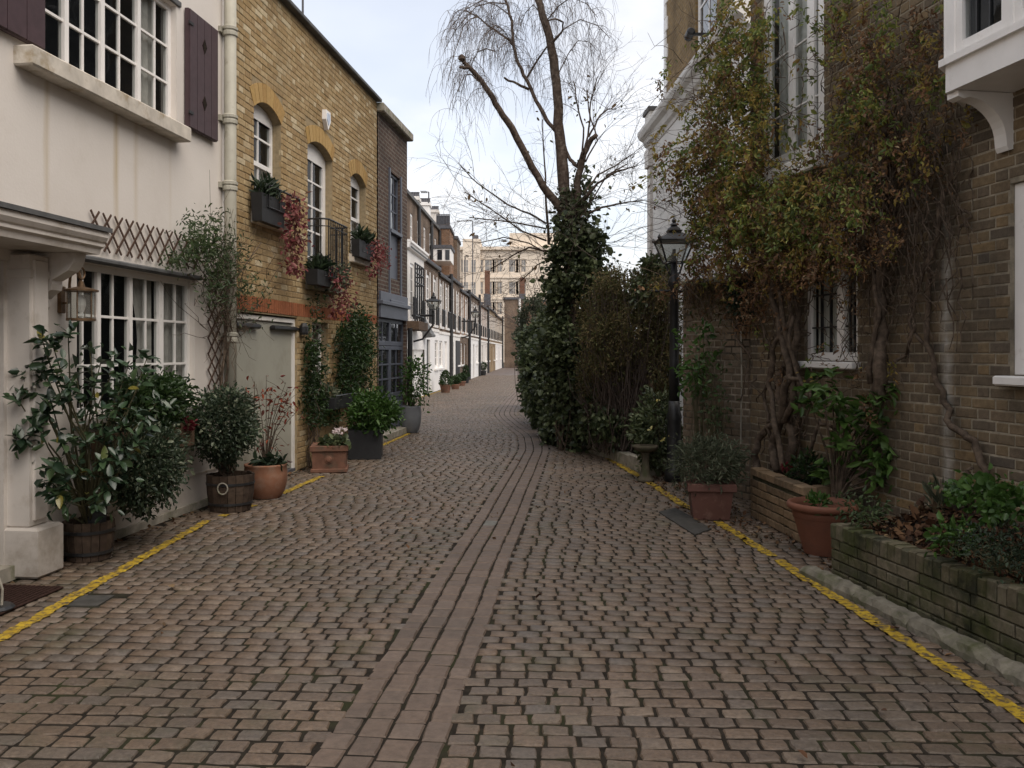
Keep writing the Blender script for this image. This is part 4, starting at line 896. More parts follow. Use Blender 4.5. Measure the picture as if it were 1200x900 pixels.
# ================================================================== TERRACE FURTHER DOWN ON THE LEFT
m['tb1'] = bricktex('terrace_brick', (.12,.075,.05), (.17,.105,.065), (.2,.17,.14)); m['tb2'] = bricktex('terrace_red_brick', (.22,.105,.055), (.27,.14,.075), (.24,.2,.16)); m['tb3'] = bricktex('terrace_tan_brick', (.24,.155,.075), (.30,.20,.10), (.26,.22,.17))
def ut(d): return (d-29.)*math.hypot(1,.038)
TG = 'terrace houses along the far left of the lane'
def terrace(d0, d1, label, brick, gmat='white', nwin=3, hg=2.55, ht=5.05, door='white', doorpos=.55, roofy=True, gwin=2, pipe=True):
    u0, u1 = ut(d0), ut(d1); o = FT.W(u0,0,0); h = thing('terrace_house', label, 'house', (o.x,o.y,0), FT.rot, TG); W = u1-u0; ops = []; ow = []; og = []
    for k in range(nwin): c = W*(k+.5)/nwin; ow.append(Op(c-.5, c+.5, 2.72, 4.62))
    dp = W*doorpos; od = Op(dp-.5, dp+.5, 0, 2.1)
    for k in range(gwin):
        c = W*(.18+.64*k/max(1,gwin-1)); 
        if abs(c-dp) > 1.15: og.append(Op(c-.55, c+.55, .95, 2.1))
    part(panel(0, W, hg, ht, ow, 0, .12), 'upper_wall', m[brick], h); part(panel(0, W, 0, hg, og+[od], -.02, .14), 'lower_wall', m[gmat], h)
    part(shell(0.01, W-.01, ht, 4.5), 'back_walls', m[brick], h); part(MB().bbox(0, W, -.05, .04, hg-.06, hg+.06), 'string_course', m['offwhite'], h)
    part(MB().bbox(-.02, W, -.10, .4, ht, ht+.07), 'parapet', m['slate' if roofy else 'offwhite'], h); part(MB().tube([(0,-.08,ht-.05),(W,-.08,ht-.05)], .05, .05, 6), 'gutter', m['black'], h)
    ra = MB()
    for w in ow:
        for x_ in np.linspace(w.u0,w.u1,7): ra.tube([(x_,-.12,2.72),(x_,-.12,3.45)],.02,.02,4)
        ra.tube([(w.u0,-.12,3.45),(w.u1,-.12,3.45)],.025,.025,4)
    part(ra, 'window_rails', m['black'], h, kind='stuff')
    for w in ow:
        for a_, b_ in ((w.u0-.14,w.u0-.003),(w.u1+.003,w.u1+.14)): part(MB().bbox(a_, b_, -.018, .02, w.v0, w.v1+.12), 'architrave', m['white'], h)
        window(h, w.u0, w.u1, w.v0, w.v1, 2, 4, .03, .13, .03, 'white', 'farglass', panes=False); part(MB().bbox(w.u0-.12, w.u1+.12, -.07, .02, w.v0-.1, w.v0-.003), 'sill', m['white'], h)
    for w in og: window(h, w.u0, w.u1, w.v0, w.v1, 2, 3, .03, .10, .03, 'white', 'farglass', panes=False); part(MB().bbox(w.u0-.1, w.u1+.1, -.1, .0, w.v0-.09, w.v0-.003), 'sill', m['white'], h)
    dd = part(MB().bbox(od.u0, od.u1, .05, .10, .02, 2.08), 'door', m[door], h); part(MB().lathe([(.03,0),(.03,.04)], od.u0+.14, .03, 1.05, 8), 'handle', m['brass'], dd)
    part(MB().box(0.02, W-.02, .135, .15, 0, ht-.1), 'backing', m['dark'], h)
    if pipe: part(MB().tube([(W-.12,-.1,0),(W-.12,-.1,ht+.35)], .085, .085, 8), 'drainpipe', m['black'], h)
    return h, W
h, W = terrace(29.2, 33.2, 'white rendered house with black balcony rail just past the dark brick house', 'offwhite', 'offwhite', 2, 2.55, 5.15, 'white', .93, False, 1, False)
part(MB().prism_x([(0,5.0),(-.10,5.04),(-.14,5.16),(-.18,5.2),(-.18,5.28),(0,5.3)], -.3, W+.1), 'cornice', m['white'], h)
bl = MB(); wx = W*.40
for z in (2.8,3.9,4.2,4.5): bl.tube([(-.4,-.32,z),(wx,-.32,z),(wx,0,z)], .03, .03, 5)
for x_ in np.linspace(-.4, wx, 5): bl.tube([(x_,-.32,2.6),(x_,-.32,4.5)], .03, .03, 5)
part(bl, 'balcony_rail', m['black'], h); part(MB().bbox(-.5, wx+.15, -.45, -.02, 2.34, 2.62), 'balcony_trough', m['brownwood'], h)
aw = MB()
for k in range(14): x_ = -.2+(W)*k/14; aw.prism_x([(-.03,2.33),(-.03,1.72),(-.09,1.70),(-.06,2.33)], x_, x_+W/14*.72)
part(aw, 'boarded_fringe', m['white'], h)
can = MB().prism_x([(-.02,2.9),(-.36,2.3),(-.40,2.26),(-.40,2.18),(-.02,2.15)], W*.78, W+.25); part(can, 'porch_roof', m['lead'], h)
terrace(33.2, 37.6, 'brick house with white ground storey behind the first wall lamp', 'tb1', 'white', 2, 2.5, 5.12, 'black', .25, pipe=False)
terrace(37.6, 42, 'brick house with white ground storey and conical topiary at its door', 'tb1', 'white', 2, 2.45, 4.95, 'white', .6)
terrace(42, 47, 'dark brick house with a dark garage front in the middle of the terrace', 'tb1', 'offwhite', 2, 2.45, 5.18, 'black', .25, pipe=False)
terrace(47, 52, 'brown brick house between two tall black drainpipes', 'tb2', 'tb1', 2, 2.5, 4.92, 'white', .6)
terrace(52, 60, 'dark brick house with white windows behind the second wall lamp', 'tb1', 'white', 4, 2.45, 5.15, 'black', .5)
terrace(60, 69, 'orange red brick house towards the end of the terrace', 'tb2', 'cream', 4, 2.4, 4.95, 'bluegrey', .4)
terrace(69, 80, 'tan brick house second from the end of the terrace', 'tb3', 'tb3', 5, 2.4, 5.15, 'white', .5, pipe=False)
terrace(80, 92, 'tan brick house at the far end of the terrace', 'tb3', 'white', 5, 2.4, 5.0, 'black', .5)
def roofstack(d, label, mat='tb1'):
    p = FT.W(ut(d), 0, -1.4); o = thing('chimney_stack', label, 'chimney', (p.x,p.y,0), FT.rot); part(MB().bbox(-.45,.45,-.3,.4,4.9,6.0,.02), 'stack', m[mat], o); part(MB().bbox(-.52,.52,-.37,.47,6.003,6.14,.02), 'capping', m['slate'], o)
    for k in range(3): part(MB().lathe([(.12,0),(.09,.26),(.11,.28),(.11,.33)], -.28+.28*k, .05, 6.143, 8), 'chimney_pot', m['terra2'], o)
roofstack(47, 'squat brick chimney nearest on the low terrace roof'); roofstack(60, 'squat brick chimney second on the low terrace roof', 'tb2'); roofstack(80, 'squat tan chimney farthest on the low terrace roof', 'tb3')
p = FT.W(ut(44.6), 0, .03); o = thing('garage_doors', 'pair of dark garage doors in the middle of the terrace', 'door', (p.x,p.y,0), FT.rot)
for k in (0,1): part(MB().bbox(k*1.02, k*1.02+1.0, -.03, .0, .03, 2.2), 'door_leaf', m['black2'], o)
# taller houses behind, roof storey and chimneys
rw = thing('tall_house_row', 'taller brown brick row with white windows rising behind the terrace', 'building', (FG.O.x,FG.O.y,0), FG.rot)
ops = []
for k in range(9):
    for z0_ in (5.6, 7.9): ops.append(Op(1+k*2.7, 2.0+k*2.7, z0_, z0_+1.45))
part(panel(-6, 25, 0, 10.1, ops, 0, .2), 'wall', m['tb1'], rw); sh = MB(); sh.box(-6, 25, .25, 8, 0, 10.05); part(sh, 'back_walls', m['tb1'], rw); part(MB().bbox(-6.05, 25.05, -.15, .4, 10.1, 10.3), 'parapet', m['lead'], rw)
for o in ops: window(rw, o.u0, o.u1, o.v0, o.v1, 2, 2, .04, .14, .05, 'white', 'farglass', panes=False)
part(MB().bbox(4, 16, -1.3, -.0, 5.0, 5.12), 'terrace_ledge', m['white'], rw); rr = MB()
for x_ in np.linspace(4, 16, 40): rr.tube([(x_,-1.25,5.1),(x_,-1.25,6.2)], .03, .03, 4)
rr.tube([(4,-1.25,6.2),(16,-1.25,6.2)], .04, .04, 4); part(rr, 'roof_rail', m['black'], rw)
for x_ in (6.3, 11.8, 17.5, 22): part(MB().tube([(x_,-.12,4),(x_,-.12,10.1)], .1, .1, 6), 'drainpipe', m['black'], rw)
def stack(px0, px1, pytop, pybase, d, mat, label, pots=5):
    a = at(px0, pybase, d); w = (px1-px0)/FOC*d; zt = at(px0,pytop,d).z; o = thing('chimney_stack', label, 'chimney', (a.x, d, 0)); zb = a.z
    part(MB().bbox(0, w, 0, 1.1, zb, zt-.35, .02), 'stack', m[mat], o); part(MB().bbox(-.08, w+.08, -.08, 1.18, zt-.349, zt-.12, .02), 'capping', m[mat], o)
    for k in range(pots): part(MB().lathe([(.13,0),(.10,.28),(.12,.3),(.12,.36)], w*(k+.5)/pots, .5, zt-.119, 8), 'chimney_pot', m['slate'], o)
stack(476, 490, 228, 262, 56, 'offwhite', 'pale rendered chimney stack nearest along the row behind the terrace'); stack(491.5, 503, 235, 270, 61, 'white', 'white chimney stack second along the row behind the terrace', 4); stack(503.5, 513, 244, 275, 68, 'cream', 'cream stepped chimney stack third along the row behind the terrace', 4)
def brickbox(name, label, cat, px0, px1, pyt, pyb, d, mat, deep=4., cap='slate'):
    a = at(px0, pyb, d); w = (px1-px0)/FOC*d; zt = at(px0,pyt,d).z; o = thing(name, label, cat, (a.x, d, 0)); part(MB().bbox(0, w, 0, deep, max(a.z,0), zt, .02), 'wall', m[mat], o)
    part(MB().bbox(-.08, w+.08, -.08, deep+.05, zt+.002, zt+.22), 'capping', m[cap], o); return o, w, zt
o, w, zt = brickbox('roof_extension', 'brown brick roof block with a grey railed top above the terrace', 'building', 511.5, 527, 268, 330, 62, 'tb2'); rl = MB()
for k in range(9): rl.tube([(w*k/8,.05,zt+.2),(w*k/8,.05,zt+1.0)], .03, .03, 4)
rl.tube([(0,.05,zt+1.0),(w,.05,zt+1.0)], .04, .04, 4); part(rl, 'top_rail', m['slate'], o)
for k in range(8): part(MB().bbox(w*k/8+.01, w*(k+1)/8-.01, .1, .14, zt+.22, zt+.95), 'rail_panel', m['slate'], o)
brickbox('chimney_stack', 'tall narrow brown brick stack beside the railed roof block', 'chimney', 528.5, 535.5, 280, 345, 66, 'tb1')
o, w, zt = brickbox('dormer', 'white dormer window box under the brown roof block', 'dormer', 506, 528, 291, 306, 58, 'white', 3.)
part(MB().box(w*.3, w*.55, -.03, .0, zt-.75, zt-.1), 'pane', m['farglass'], o); part(MB().box(w*.72, w*.95, -.03, .0, zt-.75, zt-.1), 'pane', m['farglass'], o)
# end of the lane
EB = (590-600)/FOC*93; eb = thing('end_house', 'dark brick building closing the end of the lane', 'building', (at(591,431,93).x, 93, 0)); zt = at(591,351,93).z
we = (613-591)/FOC*93; part(MB().bbox(0, we, 0, 6, 0, zt), 'wall', m['tb1'], eb); part(MB().bbox(-.1, we+.1, -.1, 6.1, zt+.003, zt+.25), 'coping', m['slate'], eb)
part(MB().bbox(we+.01, we+3.5, 1.0, 6, 0, zt-.15), 'side_wing', m['tb2'], eb); part(MB().tube([(we-.35,-.12,0),(we-.35,-.12,zt+.1)], .12, .12, 6), 'drainpipe', m['offwhite'], eb)
for px_, py0, py1 in ((571,352,317),(612,352,325)):
    p = at(px_, py0, 95); q = thing('slender_chimney', 'slender dark flue on the %s end roof' % ('left' if px_ < 600 else 'right'), 'chimney', (p.x, 95, 0)); part(MB().bbox(-.28,.28,0,.6,zt-.5,at(px_,py1,95).z,.03), 'shaft', m['terra2'], q); part(MB().bbox(-.36,.36,-.08,.68,p.z-.6,p.z+.7,.03), 'base', m['slate'], q)
# cream mansion block
m['mans'] = plain('mansion_render', (.72,.62,.51), .85, .2, .07, .25)
mx0 = at(538,0,140).x; bl = thing('mansion_block', 'large cream mansion block with small dark windows beyond the lane', 'building', (mx0, 140, 0)); mw = at(672,0,140).x-mx0; zt = at(0,293,140).z
wins = []
for py in (312, 338, 362, 385):
    z_ = at(0,py,140).z
    for px in (543.5, 553.5, 563, 574, 580, 585, 602, 607.5, 613): 
        x_ = at(px,0,140).x-mx0; wd_ = .95 if px in (574,602) else .55; wins.append(Op(x_-wd_/1.1, x_+wd_/1.1, z_-1.0, z_+1.1))
part(panel(0, mw, 0, zt, wins, 0, .3), 'wall', m['mans'], bl); part(MB().box(0, mw, .32, 14, 0, zt-.02), 'back_walls', m['mans'], bl)
for o in wins: window(bl, o.u0, o.u1, o.v0, o.v1, 2, 2, .12, .12, .06, 'mans', 'palegls', panes=False)
part(MB().bbox(-.3, mw+.3, -.5, 1, zt, zt+.5), 'cornice', m['mans'], bl); part(MB().bbox(0.6, at(563,0,140).x-mx0, -.6, 8, 0.01, zt+1.7), 'tower_bay', m['mans'], bl)
for py in (312,338,362):
    for px in (546,555): x_ = at(px,0,139.4).x-mx0; z_ = at(0,py,139.4).z; window(bl, x_-.45, x_+.45, z_-1.1, z_+1.1, 2, 2, -.70, .12, .05, 'mans', 'palegls', panes=False)
for py in (325,350,374): z_ = at(0,py,140).z; part(MB().bbox(0, mw, -.15, .01, z_-.15, z_+.15), 'string_course', m['mans'], bl)
part(MB().bbox(at(597,0,140).x-mx0, mw-1, 1, 9, zt+.5, at(0,272,140).z), 'roof_storey', m['mans'], bl); part(MB().bbox(at(553,0,140).x-mx0, at(560,0,140).x-mx0, 1, 3, zt+1.7, zt+2.5), 'tank', m['slate'], bl)
# television aerials
def aerial(px, pyb, pyt, d, arm, label):
    p = at(px, pyb, d); q = at(px, pyt, d); T = thing('aerial', label, 'aerial', (p.x, d, 0)); k = arm/FOC*d; part(MB().tube([(0,0,p.z),(0,0,q.z)], .045, .045, 5), 'mast', m['slate'], T); am = MB().tube([(0,0,q.z),(k,0,q.z)], .035, .035, 4)
    for t in np.linspace(.3,1,6): am.tube([(k*t,-.4,q.z),(k*t,.4,q.z)], .02, .02, 4)
    part(am, 'arm', m['slate'], T)
aerial(554, 335, 259, 75, -18, 'tall aerial with a long arm over the far terrace roof'); aerial(502.5, 238, 225, 55, -9, 'small aerial on the white chimney stack'); aerial(545, 335, 300, 70, 4, 'short aerial mast on the far terrace roof')
# wall lamps on the terrace
def victorian_lantern(T, z, s, mat='black'):
    """four-sided tapered lantern: base at z, scale s (width across the top in metres)"""
    h = s*.64; b = s*.27; t = s*.5; V_ = .56 
    fr = MB()
    for sx, sy in ((1,1),(1,-1),(-1,-1),(-1,1)): fr.tube([(sx*b,sy*b,z),(sx*t,sy*t,z+h)], s*.028, s*.028, 5)
    for (a0,a1) in (((1,1),(1,-1)),((1,-1),(-1,-1)),((-1,-1),(-1,1)),((-1,1),(1,1))):
        fr.tube([(a0[0]*b,a0[1]*b,z),(a1[0]*b,a1[1]*b,z)], s*.025, s*.025, 4); fr.tube([(a0[0]*t,a0[1]*t,z+h),(a1[0]*t,a1[1]*t,z+h)], s*.035, s*.035, 4)
    part(fr, 'lantern_frame', m[mat], T)
    for (a0,a1) in (((1,1),(1,-1)),((1,-1),(-1,-1)),((-1,-1),(-1,1)),((-1,1),(1,1))):
        part(MB().add([(a0[0]*b,a0[1]*b,z),(a1[0]*b,a1[1]*b,z),(a1[0]*t,a1[1]*t,z+h),(a0[0]*t,a0[1]*t,z+h)], [(0,1,2,3)]), 'pane', m['lampglass'], T)
    rf = MB().frustum(s*1.12, s*1.12, s*.42, s*.42, z+h, z+h+s*.22); rf.frustum(s*.34, s*.34, s*.42, s*.42, z+h+s*.22, z+h+s*.31); rf.lathe([(r_*s,q_*s*V_) for r_,q_ in ((.21,0),(.18,.12),(.12,.2),(.08,.27),(.14,.30),(.09,.38),(.045,.42),(.075,.50),(.07,.56),(.02,.68),(.005,.75))], 0, 0, z+h+s*.31, 10)
    part(rf, 'lantern_roof', m[mat], T)
    for sx, sy in ((1,1),(1,-1),(-1,-1),(-1,1)): part(MB().lathe([(s*.05,0),(s*.06,s*.05),(s*.01,s*.13)], sx*s*.52, sy*s*.52, z+h+s*.01, 6), 'corner_finial', m[mat], T)
    part(MB().lathe([(s*.12,0),(s*.06,s*.2),(s*.05,s*.4)], 0, 0, z, 8), 'burner', m[mat], T)
def walllamp(px, pyt, pyb, d, label):
    p = at(px, pyt, d); q = at(px, pyb, d); T = thing('wall_lamp', label, 'lamp', (p.x, p.y, 0), FT.rot, 'lamps on the terrace wall'); s = .44
    victorian_lantern(T, p.z-s*1.37, s); z = p.z-s*1.37; wy = FT.u(px); wl_ = Vector((p.x,p.y)); dist = .75
    br_ = MB().tube([(0,0,z-.02),(0,0,z-.5)], .05, .05, 6); br_.tube([(-.12,0,z-.16),(.12,0,z-.16)], .03, .03, 5); br_.tube([(0,0,z-.2),(0,dist,z-.2)], .04, .04, 6); br_.tube([(0,0,z-.5),(0,dist*.5,z-1.0),(0,dist,z-1.1)], .035, .035, 6); part(br_, 'bracket', m['black'], T)
d_ = FT.ud(508,.75)[1]; walllamp(508, 342, 380, d_, 'black lantern on an iron bracket nearest on the terrace wall')
d_ = FT.ud(557,.75)[1]; walllamp(557, 359, 378, d_, 'smaller looking black lantern farther along the terrace wall')
# ================================================================== PLANTS AND SMALL THINGS
lf = {}
lf['camellia'] = leafm('camellia_leaf', [(.014,.030,.016),(.026,.050,.024),(.040,.072,.034),(.06,.095,.04),(.20,.17,.03)], .28, .55, [0,.4,.75,.96,.985], .12)
lf['rhodo'] = leafm('rhododendron_leaf', [(.03,.06,.015),(.06,.12,.022),(.09,.17,.035),(.13,.21,.06)], .4, .4)
lf['varieg'] = leafm('variegated_leaf', [(.026,.044,.024),(.046,.07,.038),(.09,.12,.07),(.22,.24,.16)], .42, .45, [0,.5,.8,.97])
lf['box'] = leafm('dark_box_leaf', [(.016,.036,.012),(.03,.06,.018),(.05,.085,.026)], .4, .4)
lf['bright'] = leafm('bright_leaf', [(.035,.08,.018),(.06,.125,.025),(.09,.165,.04)], .4, .4)
lf['ivy'] = leafm('ivy_leaf', [(.032,.046,.022),(.064,.085,.036),(.105,.13,.058),(.20,.23,.12)], .42, .45, [0,.4,.78,1])
lf['hedge'] = leafm('laurel_leaf', [(.016,.03,.016),(.03,.05,.025),(.05,.075,.04)], .5, .4)
lf['brown'] = leafm('dead_leaf_brown', [(.10,.07,.036),(.17,.11,.058),(.23,.155,.085),(.11,.105,.045),(.15,.14,.065)], .7, .2)
lf['olive'] = leafm('olive_brown_leaf', [(.09,.075,.032),(.15,.12,.052),(.20,.15,.075),(.10,.11,.045),(.14,.145,.055)], .65, .2)
lf['vgreen'] = leafm('vine_green_leaf', [(.07,.105,.028),(.13,.175,.04),(.20,.235,.055),(.32,.31,.08)], .5, .35, None, .35)
lf['vyellow'] = leafm('vine_yellow_leaf', [(.26,.215,.05),(.40,.32,.08),(.33,.20,.06),(.19,.20,.05)], .55, .3, None, .4)
lf['vbrown'] = leafm('vine_brown_leaf', [(.10,.055,.032),(.20,.105,.052),(.28,.16,.08),(.17,.115,.07),(.42,.31,.18)], .65, .25, [0,.35,.7,.9,1], .3)
lf['red'] = leafm('red_leaf', [(.10,.018,.016),(.22,.035,.022),(.30,.07,.03),(.05,.014,.012)], .5, .3)
lf['pinkred'] = leafm('trailing_red_leaf', [(.12,.025,.03),(.22,.05,.055),(.32,.13,.12),(.10,.05,.03)], .6, .3)
lf['jasmine'] = leafm('jasmine_leaf', [(.035,.06,.025),(.06,.09,.035),(.09,.12,.05)], .5, .35)
lf['litter'] = leafm('leaf_litter', [(.05,.027,.017),(.09,.045,.025),(.16,.09,.045),(.035,.02,.014),(.25,.17,.09)], .85, .2, [0,.4,.75,.9,1], .05)
lf['grey'] = leafm('grey_green_leaf', [(.06,.075,.045),(.09,.105,.065),(.13,.14,.09)], .6, .3)
m['petal'] = leafm('white_petal', [(.75,.62,.62),(.82,.74,.72)], .6, .3); m['crimson'] = leafm('crimson_petal', [(.12,.012,.02),(.19,.02,.03)], .6, .3); m['lemon'] = leafm('yellow_petal', [(.65,.55,.15),(.75,.68,.3)], .6, .3)
def leaf_mesh(mat, curl=.16):
    """one full leaf: eight quads, folded along the midrib and arched; unit length along +y"""
    prof = [(0,.0),(.12,.16),(.38,.24),(.68,.19),(.90,.08),(1,.0)]; V = []; F = []
    for y, w in prof:
        z = -curl*y*y; V += [(-w,y,z+.30*w),(0,y,z),(w,y,z+.30*w)]
    for i in range(len(prof)-1): a = i*3; F += [(a,a+1,a+4,a+3),(a+1,a+2,a+5,a+4)]
    return MB().add(V,F).mesh('leaf', mat, True)
def put_leaf(me, par, p, t, s, roll=0):
    t = Vector(t).normalized(); z = Vector((random.gauss(0,.25),random.gauss(0,.25),1)); x = t.cross(z); x = x.normalized() if x.length > 1e-4 else t.orthogonal(); z = x.cross(t)
    Mx = Matrix((x,t,z)).transposed().to_4x4() @ Matrix.Rotation(roll,4,'Y'); o = bpy.data.objects.new('leaf', me); COL.objects.link(o); o.parent = par
    o.matrix_local = Matrix.Translation(p) @ Mx @ Matrix.Scale(s,4); return o
def whorl(me, par, p, t, n, s, spread=.9):
    t = Vector(t).normalized(); a = t.orthogonal().normalized(); b = t.cross(a); r0 = random.random()*6.28
    for k in range(n):
        an = r0+k*2.4; dr = (t*(.35+random.uniform(-.1,.2))+(a*math.cos(an)+b*math.sin(an))*spread); put_leaf(me, par, p, dr, s*random.uniform(.75,1.2), random.gauss(0,.3))
# ---- pots
def barrel(label, x, y, r, h, group=None, ring=False, name='half_barrel'):
    T = thing(name, label, 'planter', (x,y,0), 0, group); n = 18
    for k in range(n):
        a0 = 2*math.pi*k/n+.012; a1 = 2*math.pi*(k+1)/n-.012; ms = MB(); V = []; sh = random.uniform(-.003,.003)
        for z, rr in ((.005,r*.84),(h*.5,r*.97),(h+random.uniform(-.006,.004),r)):
            for a in (a0,a1): V += [((rr+sh)*math.cos(a),(rr+sh)*math.sin(a),z),((rr-.022)*math.cos(a),(rr-.022)*math.sin(a),z)]
        F = []
        for i in range(2): b = i*4; F += [(b,b+2,b+6,b+4),(b+3,b+1,b+5,b+7),(b+1,b,b+4,b+5),(b+2,b+3,b+7,b+6)]
        F += [(8,10,11,9),(1,3,2,0)]; part(ms.add(V,F), 'stave', m['oldwood'], T)
    for z, w in ((h*.76,.012),(h*.22,.012)):
        rr = r*(.84+.13*min(1,z/(h*.5)) if z < h*.5 else .97+.03*(z/h-.5)*2)+.004; part(MB().lathe([(rr,-w),(rr+.004,-w),(rr+.004,w),(rr,w)], 0,0,z, 36, False), 'hoop', m['black'], T)
    part(MB().lathe([(.01,h-.045),(r-.03,h-.05)], 0,0,0, 18, False), 'soil', m['soil'], T)
    if ring: part(MB().tube([(.0+.05*math.cos(a), -r-.015, h*.68+.055*math.sin(a)) for a in np.linspace(0,6.283,15)], .008,.008,5,False), 'ring_handle', m['greystone'], T)
    return T
def roundpot(label, x, y, prof, mat, seg=28, name='round_pot'):
    T = thing(name, label, 'plant pot', (x,y,0)); part(MB().lathe(prof, 0,0,.003, seg, False), 'pot', m[mat], T, True); z = prof[-1][1]; part(MB().lathe([(.002,z+.01),(prof[-1][0]+.004,z)],0,0,0,seg,False), 'soil', m['soil'], T); return T
def squarepot(label, x, y, w, dp, h, mat, rot=0., taper=.9, rim=True, band=True, rosette=False, foot=False, name='square_planter'):
    T = thing(name, label, 'planter', (x,y,0), rot); b = MB().frustum(w*taper, dp*taper, w*.985, dp*.985, .004, h-.004); part(b, 'body', m[mat], T)
    if rim:
        rm = MB(); t = .03; W2 = w/2+.018; D2 = dp/2+.018; z0, z1 = h-.075, h
        rm.bbox(-W2,W2,-D2,-D2+t,z0,z1,.006); rm.bbox(-W2,W2,D2-t,D2,z0,z1,.006); rm.bbox(-W2,-W2+t,-D2+t,D2-t,z0,z1-.001,.006); rm.bbox(W2-t,W2,-D2+t,D2-t,z0,z1-.001,.006); part(rm, 'rim', m[mat], T)
    if band: part(MB().frustum(w*(taper+.045)+.006, dp*(taper+.045)+.006, w*(taper+.052)+.006, dp*(taper+.052)+.006, h*.44, h*.48), 'band', m[mat], T)
    if foot: part(MB().bbox(-w/2-.01,w/2+.01,-dp/2-.01,dp/2+.01,.003,.055,.008), 'foot', m[mat], T)
    if rosette:
        for s_ in (-1,): part(MB().lathe([(.0,.03),(.03,.026),(.045,.012),(.055,.012),(.06,0)],0,0,0,12), 'rosette', m[mat], T).matrix_local = Matrix.Translation((0,s_*dp*.475,h*.5)) @ Matrix.Rotation(R(90),4,'X')
    part(MB().box(-w/2+.02,w/2-.02,-dp/2+.02,dp/2-.02,h-.03,h-.012), 'soil', m['soil'], T); return T
# ---- 1 camellia in half barrel by the door pilaster
bx_, by_ = ground(99, 656); by_ = 6.88; bx_ = -3.28
barrel('small wooden half barrel holding the big-leaved camellia by the cream pilaster', bx_, by_, .185, .30)
cam_ = thing('camellia', 'large dark glossy-leaved camellia growing in the barrel by the hooded doorway', 'shrub', (bx_,by_,.25))
part(MB().lathe([(.085,0),(.10,.26),(.095,.26)],.03,.02,-.02,14), 'inner_pot', m['black2'], cam_)
lm = leaf_mesh(lf['camellia']); O_ = Vector((bx_,by_,.25)); st = MB(); tips = []
tg = [(48,430,6.75),(62,405,6.8),(80,392,6.9),(66,440,6.85),(38,455,6.7),(45,500,6.7),(30,520,6.62),(60,470,6.75),(90,440,6.9),(105,410,7.0),(118,425,7.05),(130,440,7.0),(100,470,6.8),(120,480,6.75),(135,465,6.9),(150,455,7.05),(150,430,7.2),(172,420,7.3),(165,450,7.1),(185,470,7.1),(62,548,6.7),(75,520,6.75),(62,575,6.65),(75,590,6.6),(115,590,6.55),(125,575,6.55),(100,520,6.65),(125,510,6.7),(145,500,6.75),(160,485,6.8),(120,540,6.6),(140,540,6.65),(95,490,6.75),(80,455,6.85),(110,450,6.85),(140,480,6.8),(160,520,6.75),(175,500,6.85),(55,485,6.75),(90,555,6.6),(130,560,6.58)]
tg += [(25,515,6.2),(35,440,6.2),(22,470,6.2),(50,400,6.2),(70,580,6.3),(60,565,6.25)]
for px, py, d in tg:
    if px < 82: d = 6.18+.14*random.random()
    p = at(px,py,d)-O_; mid = Vector((p.x*.35+random.gauss(0,.05), p.y*.35, max(p.z*.55,.1))); st.tube([(random.gauss(0,.02),random.gauss(0,.02),0), mid*.6, mid, mid.lerp(p,.6)+Vector((0,0,-.02)), p], .011, .004, 5); tips.append((p, mid))
part(st, 'stems', m['green_stem'], cam_)
nl = 0
for p, mid in tips:
    whorl(lm, cam_, p, (p-mid)+Vector((.02,-.05,.03)), 5, .105); nl += 5
    q = mid.lerp(p,.78)+Vector((random.gauss(0,.03),random.gauss(0,.03),random.gauss(0,.02))); whorl(lm, cam_, q, p-mid, 2, .10); nl += 2
P = np.concatenate([np.array(p)+RNG.normal(size=(11,3))*(.08 if p.y > -.45 else .045) for p,_ in tips]); leaves('foliage', P, .068, lf['camellia'], cam_, aspect=.5, droop=.1)
# ---- 2 window box and what grows in it
wb = FA.W(FA.u(104), 0, 0); wbu = FA.u(104); WBX = thing('window_box', 'long timber window box under the ground floor window of the cream house', 'window box', (wb.x,wb.y,0), FA.rot); wl_ = FA.u(222,.25)-wbu
part(MB().bbox(0,wl_,-.30,-.02,.72,.95,.006), 'box', m['brownwood'], WBX); part(MB().box(.02,wl_-.02,-.28,-.04,.948,.956), 'soil', m['soil'], WBX)
for f in (.2,.8): part(MB().prism_x([(-.01,.50),(-.03,.5),(-.26,.718),(-.01,.718)], wl_*f-.02, wl_*f+.02), 'bracket', m['brownwood'], WBX)
def shrub(name, label, c, r, n, size, mat, k=60, cr=.06, cat='shrub', base=None, stems=14, stemm='green_stem', shell=.45, sr=.006, group=None, aspect=.45, **kw):
    c = Vector(c); b = Vector(base) if base is not None else Vector((c.x,c.y,c.z-r[2])); T = thing(name, label, cat, b, 0, group)
    P, D, C = clumps(n, tuple(c-b), r, k, np.array([cr]*3), shell); leaves('foliage', P, size, lf[mat] if isinstance(mat,str) else mat, T, out=D, outw=.5, aspect=aspect, **kw)
    s = MB()
    for i in range(min(stems,k)): s.tube(wob((random.gauss(0,.015),random.gauss(0,.015),0), C[i], 5, .02), sr, sr*.35, 4)
    if stems: part(s, 'stems', m[stemm], T)
    return T
def wbp(px,py,w): u,v = FA.uv(px,py,w); return FA.W(u,v,w)
shrub('window_box_shrub', 'dark leafy bush filling the window box under the leaded panes', wbp(182,470,.2), (.18,.72,.19), 4200, .05, 'box', 120, .05, base=wbp(182,500,.15))
P0 = wbp(172,548,.42); shrub('trailing_bush', 'rounded small-leaved bush spilling from the near end of the window box', P0, (.27,.36,.36), 5200, .042, 'varieg', 150, .045, base=wbp(160,505,.18))
bq = FA.W(FA.u(218),0,.17)
T = shrub('crimson_flower', 'small crimson flower cluster at the far end of the window box', wbp(221,497,.34), (.035,.035,.06), 90, .035, m['crimson'], 12, .015, 'flower', wbp(221,510,.3), 4)
